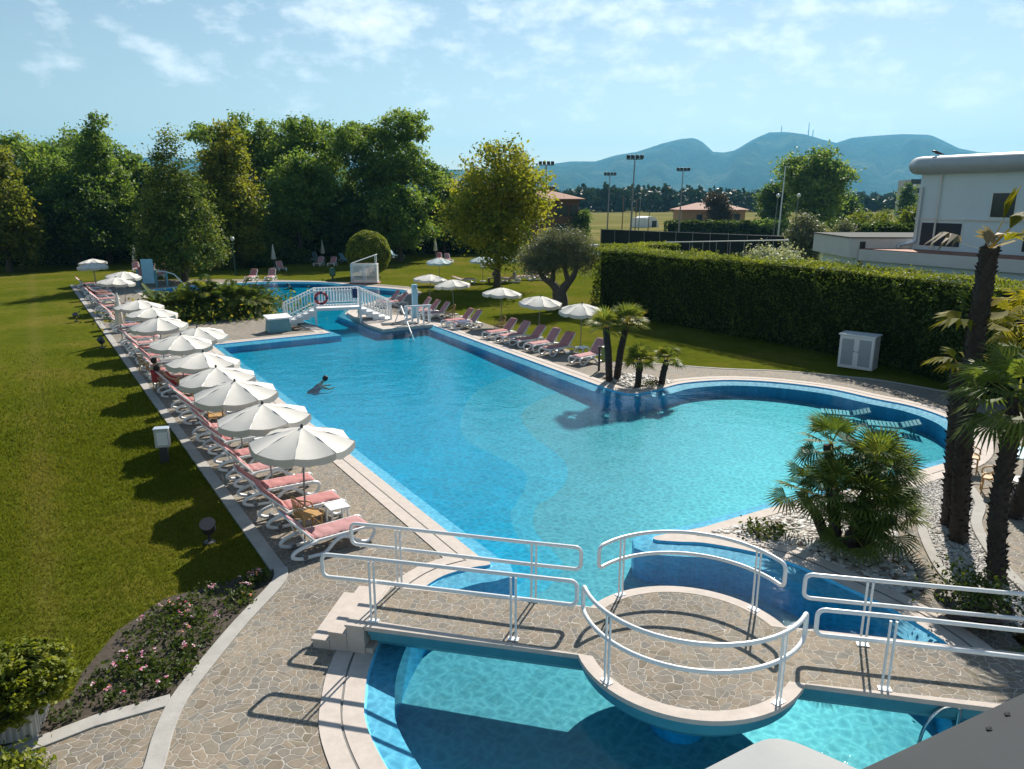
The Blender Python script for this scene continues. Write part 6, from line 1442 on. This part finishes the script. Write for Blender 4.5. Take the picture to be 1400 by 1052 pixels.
m = MB(); m.tube([(p0.x-nn.x*3, p0.y-nn.y*3, zt0+.02), (p1.x-nn.x*3, p1.y-nn.y*3, zt1+.02)], .03, 6); m.build('top_wire', MT['pole'], t)
q0, q1 = Vector(W(908, 330, 70)[:2]), Vector(W(1078, 330, 64)[:2]); z0_, z1_ = W(908, 331.5, 70)[2], W(1078, 328.5, 64)[2]
t = thing('white_fence', 'slim white rail fence on posts in front of the tennis windbreak', 'fence', (0, 0, 0))
m = MB(); m.tube([(q0.x, q0.y, z0_), (q1.x, q1.y, z1_)], .045, 6); m.build('top_rail', MT['white_paint'], t)
for k in range(10):
    p = q0.lerp(q1, k/9); z = z0_+(z1_-z0_)*k/9; m = MB(); m.tube([(p.x, p.y, 0), (p.x, p.y, z)], .035, 6); m.build('post', MT['pole'], t)
# floodlights
GFL = 'floodlight masts of the tennis court'
for px, top, Y, lab in ((747, 226, 120, 'floodlight mast rising behind the brown house roof'), (834, 240, 150, 'shorter floodlight mast beyond the far fence, left of the tallest'), (868, 218, 108, 'tallest floodlight mast standing at the court fence'), (934, 234, 138, 'floodlight mast beside the ochre house'), (1074, 228, 122, 'pale lamp mast in front of the large dense tree')):
    x, _, z = W(px, top, Y); t = thing('floodlight_mast', lab, 'floodlight', (x, Y, 0), 0, GFL); pale = px == 1074
    m = MB(); m.tube([(-.25, 0, 0), (0, 0, z)], [.16, .08], 8); m.build('mast', MT['pole' if not pale else 'silver'], t)
    if not pale:
        m = MB(); m.box((0, 0, z), (2.3, .12, .12)); m.build('crossbar', MT['dark_metal'], t)
        for k in range(4):
            m = MB(); m.box((-.95+k*.62+(.0 if k < 2 else .04), -.15, z+.32), (.52, .32, .42), rot=Matrix.Rotation(R(-35), 3, 'X')); m.build('floodlight', MT['dark_metal'], t, bevel=.03)
    else:
        m = MB(); m.box((.3, 0, z), (.9, .2, .12)); m.build('lamp_head', MT['silver'], t)
for px, top, Y, lab in ((877, 259, 150, 'street lamp with a pale round head near the tallest floodlight'), (1092, 268, 118, 'street lamp with a white globe in front of the large dense tree'), (1064, 268, 120, 'thin dark street lamp left of the large dense tree')):
    x, _, z = W(px, top, Y); t = thing('street_lamp', lab, 'street lamp', (x, Y, 0)); m = MB(); m.tube([(-.3, 0, 0), (0, 0, z)], [.09, .05], 6); m.build('post', MT['pole'], t)
    m = MB(); m.lathe([(.05, -.3), (.30, -.1), (.34, .1), (.2, .28), (.02, .33)], 10, (0, 0, z)); m.build('lamp_globe', MT['white_plastic'], t, smooth=60)
for px, top, Y, lab in ((853, 268, 140, 'plain dark pole between two floodlight masts'), (871, 272, 146, 'leaning dark pole just beside the tallest floodlight mast'), (888, 290, 150, 'thin short pole near the white field tunnel')):
    x, _, z = W(px, top, Y); o = MB().tube([(-.2, 0, 0), (0, 0, z)], [.11, .07], 6).build('utility_pole', MT['wood']); o.location = (x, Y, 0); tag(o, lab, 'pole')
# white arched tunnel in the field, parked car
x, y, _ = W(890, 312, 195); t = thing('field_shelter', 'small white arched shelter with dark openings in the field', 'shelter', (x, y, 0), .5)
m = MB(); P_ = [(-2.6*math.cos(a), 2.75*math.sin(a)) for a in np.linspace(0, PI, 12)]; V = [(p[0], d, p[1]) for d in (0, 5) for p in P_]; F = [(i, i+1, 13+i, 12+i) for i in range(11)]+[tuple(range(11, -1, -1)), tuple(range(12, 24))]; m.add(V, F); m.build('shell', MT['white_paint'], t, smooth=40)
m = MB(); m.box((1.0, -.04, .8), (1.5, .06, 1.6)); m.build('opening', MT['shutter'], t, smooth=None)
m = MB(); m.box((-2.7, 1.6, 1.2), (2.2, 3, 2.4)); m.build('lean_to', MT['white_paint'], t, smooth=None)
x, y, _ = W(810, 322, 95); t = thing('parked_car', 'pale silver car parked behind the end of the tall hedge', 'car', (x+.6, y, 0), 1.2)
def section(pts, w): 
    m = MB(); n = len(pts); V = [(a, s*w/2, b) for s in (-1, 1) for a, b in pts]; m.add(V, [tuple(range(n-1, -1, -1)), tuple(range(n, 2*n))]+[(i, (i+1) % n, n+(i+1) % n, n+i) for i in range(n)]); return m
section([(-2.1, .3), (2.1, .3), (2.15, .7), (1.2, .92), (.5, 1.42), (-1.2, 1.45), (-2.05, 1.0)], 1.75).build('body', MT['silver'], t, bevel=.06)
section([(-1.85, 1.0), (1.0, .98), (.45, 1.36), (-1.15, 1.38)], 1.77).build('window', MT['glass'], t, smooth=None)
for a in (-1.35, 1.35):
    for s_ in (-.82, .82):
        m = MB(); m.tube([(a, s_-.1, .32), (a, s_+.1, .32)], .32, 14); m.build('wheel', MT['tyre'], t)
# path strip beyond the court and a bird perched on the roof
p = fp(2.2, -1.9); t = thing('bird', 'small dark bird perched on the rounded roof edge', 'bird', (p[0], p[1], 9.02), 2.5)
m = MB(); m.tube(spline([(-.28, 0, .10), (-.12, 0, .13), (.04, 0, .18), (.14, 0, .24), (.22, 0, .25), (.28, 0, .24)], 3), [.012, .02, .03, .045, .06, .07, .075, .075, .07, .06, .05, .05, .048, .04, .02, .006], 8); m.tube([(.0, .02, 0), (.02, .02, .15)], .006, 4); m.tube([(.0, -.02, 0), (.02, -.02, .15)], .006, 4); m.build('body', MT['dark_metal'], t, smooth=60)
# ------------------------------------------------------------------ people
def figure(label, J, cloth, loc, rz, cloth_parts=('torso',), hair_long=True):
    """one continuous skinned body; J = joint positions"""
    t = thing('person', label, 'person', loc, rz)
    names = [k for k in J if k != 'back']; bm = bmesh.new(); vv = {k: bm.verts.new(J[k]) for k in names}
    E_ = [('pelvis', 'waist'), ('waist', 'chest'), ('chest', 'neck'), ('neck', 'head0'), ('head0', 'head1')]
    for s_ in 'LR': E_ += [('chest', 'sh'+s_), ('sh'+s_, 'el'+s_), ('el'+s_, 'ha'+s_), ('ha'+s_, 'fi'+s_), ('pelvis', 'hi'+s_), ('hi'+s_, 'kn'+s_), ('kn'+s_, 'an'+s_), ('an'+s_, 'to'+s_)]
    for a, b in E_: bm.edges.new((vv[a], vv[b]))
    me = bpy.data.meshes.new('body'); bm.to_mesh(me); bm.free()
    o = bpy.data.objects.new('body', me); COL.objects.link(o); md = o.modifiers.new('skin', 'SKIN'); sv = me.skin_vertices[0].data
    RD_ = dict(pelvis=.125, waist=.105, chest=.125, neck=.052, head0=.085, head1=.078, sh=.06, el=.042, ha=.032, fi=.018, hi=.085, kn=.055, an=.036, to=.028)
    for i, k in enumerate(names):
        r = RD_.get(k) or RD_[k[:-1]]; sv[i].radius = (r, r*(.78 if k in ('pelvis', 'waist', 'chest') else 1)); sv[i].use_root = k == 'pelvis'
    o.modifiers.new('sub', 'SUBSURF').levels = 2
    dg = bpy.context.evaluated_depsgraph_get(); m2 = bpy.data.meshes.new_from_object(o.evaluated_get(dg)); bpy.data.objects.remove(o)
    m2.name = 'body'; m2.materials.clear(); m2.materials.append(MT['skin']); m2.polygons.foreach_set('use_smooth', [True]*len(m2.polygons))
    b = bpy.data.objects.new('body', m2); COL.objects.link(b); b.parent = t
    h0, h1 = Vector(J['head0']), Vector(J['head1']); d = (h1-h0).normalized()
    m = MB(); q = d.to_track_quat('Z', 'X').to_matrix(); mm = MB(); mm.lathe([(.03, -.10 if hair_long else -.02), (.10, -.05), (.112, .03), (.10, .09), (.06, .125), (.005, .135)], 14)
    back = Vector(J.get('back', (-.02, 0, 0))); mm.v = [tuple(q @ Vector(p)+h0+d*.03+back) for p in mm.v]; mm.build('hair', MT['hair'], t, smooth=60)
    m = MB(); pth = [Vector(J['pelvis'])-(Vector(J['waist'])-Vector(J['pelvis']))*.4, Vector(J['pelvis']), Vector(J['waist']), Vector(J['chest'])]
    m.tube(pth, [.13, .150, .128, .145], 14); m.build('swimwear', MT[cloth], t, smooth=60)
    return t
def recline(a=45, y=0):
    ca, sa = math.cos(R(a)), math.sin(R(a)); H = (-.22, .50)
    q = lambda u, w=0: (H[0]-u*ca+w*sa, H[1]+u*sa+w*ca)
    J = dict(pelvis=(H[0]+.02, 0, .50), waist=(*q(.22)[:1], 0, q(.22)[1]), chest=(q(.42)[0], 0, q(.42)[1]), neck=(q(.60)[0], 0, q(.60)[1]), head0=(q(.70)[0]+.03, 0, q(.70)[1]), head1=(q(.80)[0]+.05, 0, q(.80)[1]), back=(-.03, 0, .0))
    for s_, sg in (('L', 1), ('R', -1)):
        J.update({'sh'+s_: (q(.48)[0], sg*.17, q(.48)[1]), 'el'+s_: (q(.22, .02)[0], sg*.27, q(.22, .02)[1]), 'ha'+s_: (.02, sg*.22, .52), 'fi'+s_: (.11, sg*.20, .50), 'hi'+s_: (H[0]+.08, sg*.10, .49), 'kn'+s_: (.24, sg*.12, .62 if s_ == 'L' else .50), 'an'+s_: (.64, sg*.12, .47), 'to'+s_: (.72, sg*.13, .56)})
    return J
def sitting():
    J = dict(pelvis=(0, 0, .52), waist=(-.02, 0, .70), chest=(-.03, 0, .90), neck=(.0, 0, 1.08), head0=(.02, 0, 1.19), head1=(.03, 0, 1.29), back=(-.03, 0, 0))
    for s_, sg in (('L', 1), ('R', -1)):
        J.update({'sh'+s_: (-.02, sg*.17, .98), 'el'+s_: (.04, sg*.24, .72), 'ha'+s_: (.24, sg*.18, .60), 'fi'+s_: (.33, sg*.16, .57), 'hi'+s_: (.04, sg*.10, .50), 'kn'+s_: (.44, sg*.13, .50), 'an'+s_: (.48, sg*.13, .09), 'to'+s_: (.60, sg*.14, .035)})
    return J
x, y = SN(9.3, -3.05); figure('person in red reclining on a lounger in the lawn-side row', recline(46), 'red_cloth', (x, y, .03), ANG_N)
x, y = SN(8.55, -3.75); figure('person in red sitting at the lawn kerb behind the loungers', sitting(), 'red_cloth', (x, y, -.02), ANG_N+.3)
for nm, (x, y) in (('stool', SN(8.5, -3.75)),):
    t = thing('stool', 'low cane stool at the lawn kerb under the seated person', 'stool', (x, y, 0)); m = MB(); m.lathe([(.17, .40), (.19, .43), (0, .44)], 12); m.build('seat', MT['wicker'], t)
    for k in range(3):
        a = k*2.1; mm = MB(); mm.tube([(math.cos(a)*.16, math.sin(a)*.16, 0), (math.cos(a)*.12, math.sin(a)*.12, .4)], .016, 6); mm.build('leg', MT['wicker'], t)
x, y = SN(-22.5, -3.0); figure('dark-haired person reclining at the far end of the lawn-side row', recline(46), 'navy', (x, y, .02), ANG_N)
x, y = G(700, 386); figure('person in teal sitting on the lounger under the plane tree', sitting(), 'teal_cloth', (x+.2, y-.15, -.1), R(200))
x, y = G(676, 386); figure('dark-haired person sitting beside the plane tree trunk', sitting(), 'navy', (x, y, -.1), R(-60))
t = thing('tree_bench', 'low dark bench under the plane tree carrying a seated person', 'bench', (x-.05, y+.05, -.01), R(30)); m = MB(); m.box((0, 0, .36), (1.3, .4, .05)); m.build('seat', MT['wood'], t)
for sx_ in (-.5, .5): m = MB(); m.box((sx_, 0, .17), (.06, .36, .34)); m.build('leg', MT['wood'], t)
def swim():
    J = dict(pelvis=(-.52, 0, -.42), waist=(-.36, 0, -.33), chest=(-.16, 0, -.20), neck=(0, 0, 0), head0=(.10, 0, .05), head1=(.16, 0, .12), back=(-.02, 0, .03))
    for s_, sg in (('L', 1), ('R', -1)):
        J.update({'sh'+s_: (-.12, sg*.17, -.17), 'el'+s_: (.12, sg*.34, -.28), 'ha'+s_: (.34, sg*.26, -.26), 'fi'+s_: (.43, sg*.22, -.26), 'hi'+s_: (-.58, sg*.09, -.45), 'kn'+s_: (-.92, sg*.16, -.56), 'an'+s_: (-1.28, sg*.12, -.50), 'to'+s_: (-1.42, sg*.11, -.52)})
    return J
x, y = G(441, 517); figure('swimmer alone in the middle of the main pool', swim(), 'navy', (x, y, -.14), R(35))
x, y = G(397, 388.5); figure('swimmer by the far wall of the back pool', swim(), 'navy', (x, y-.4, -.12), R(160))
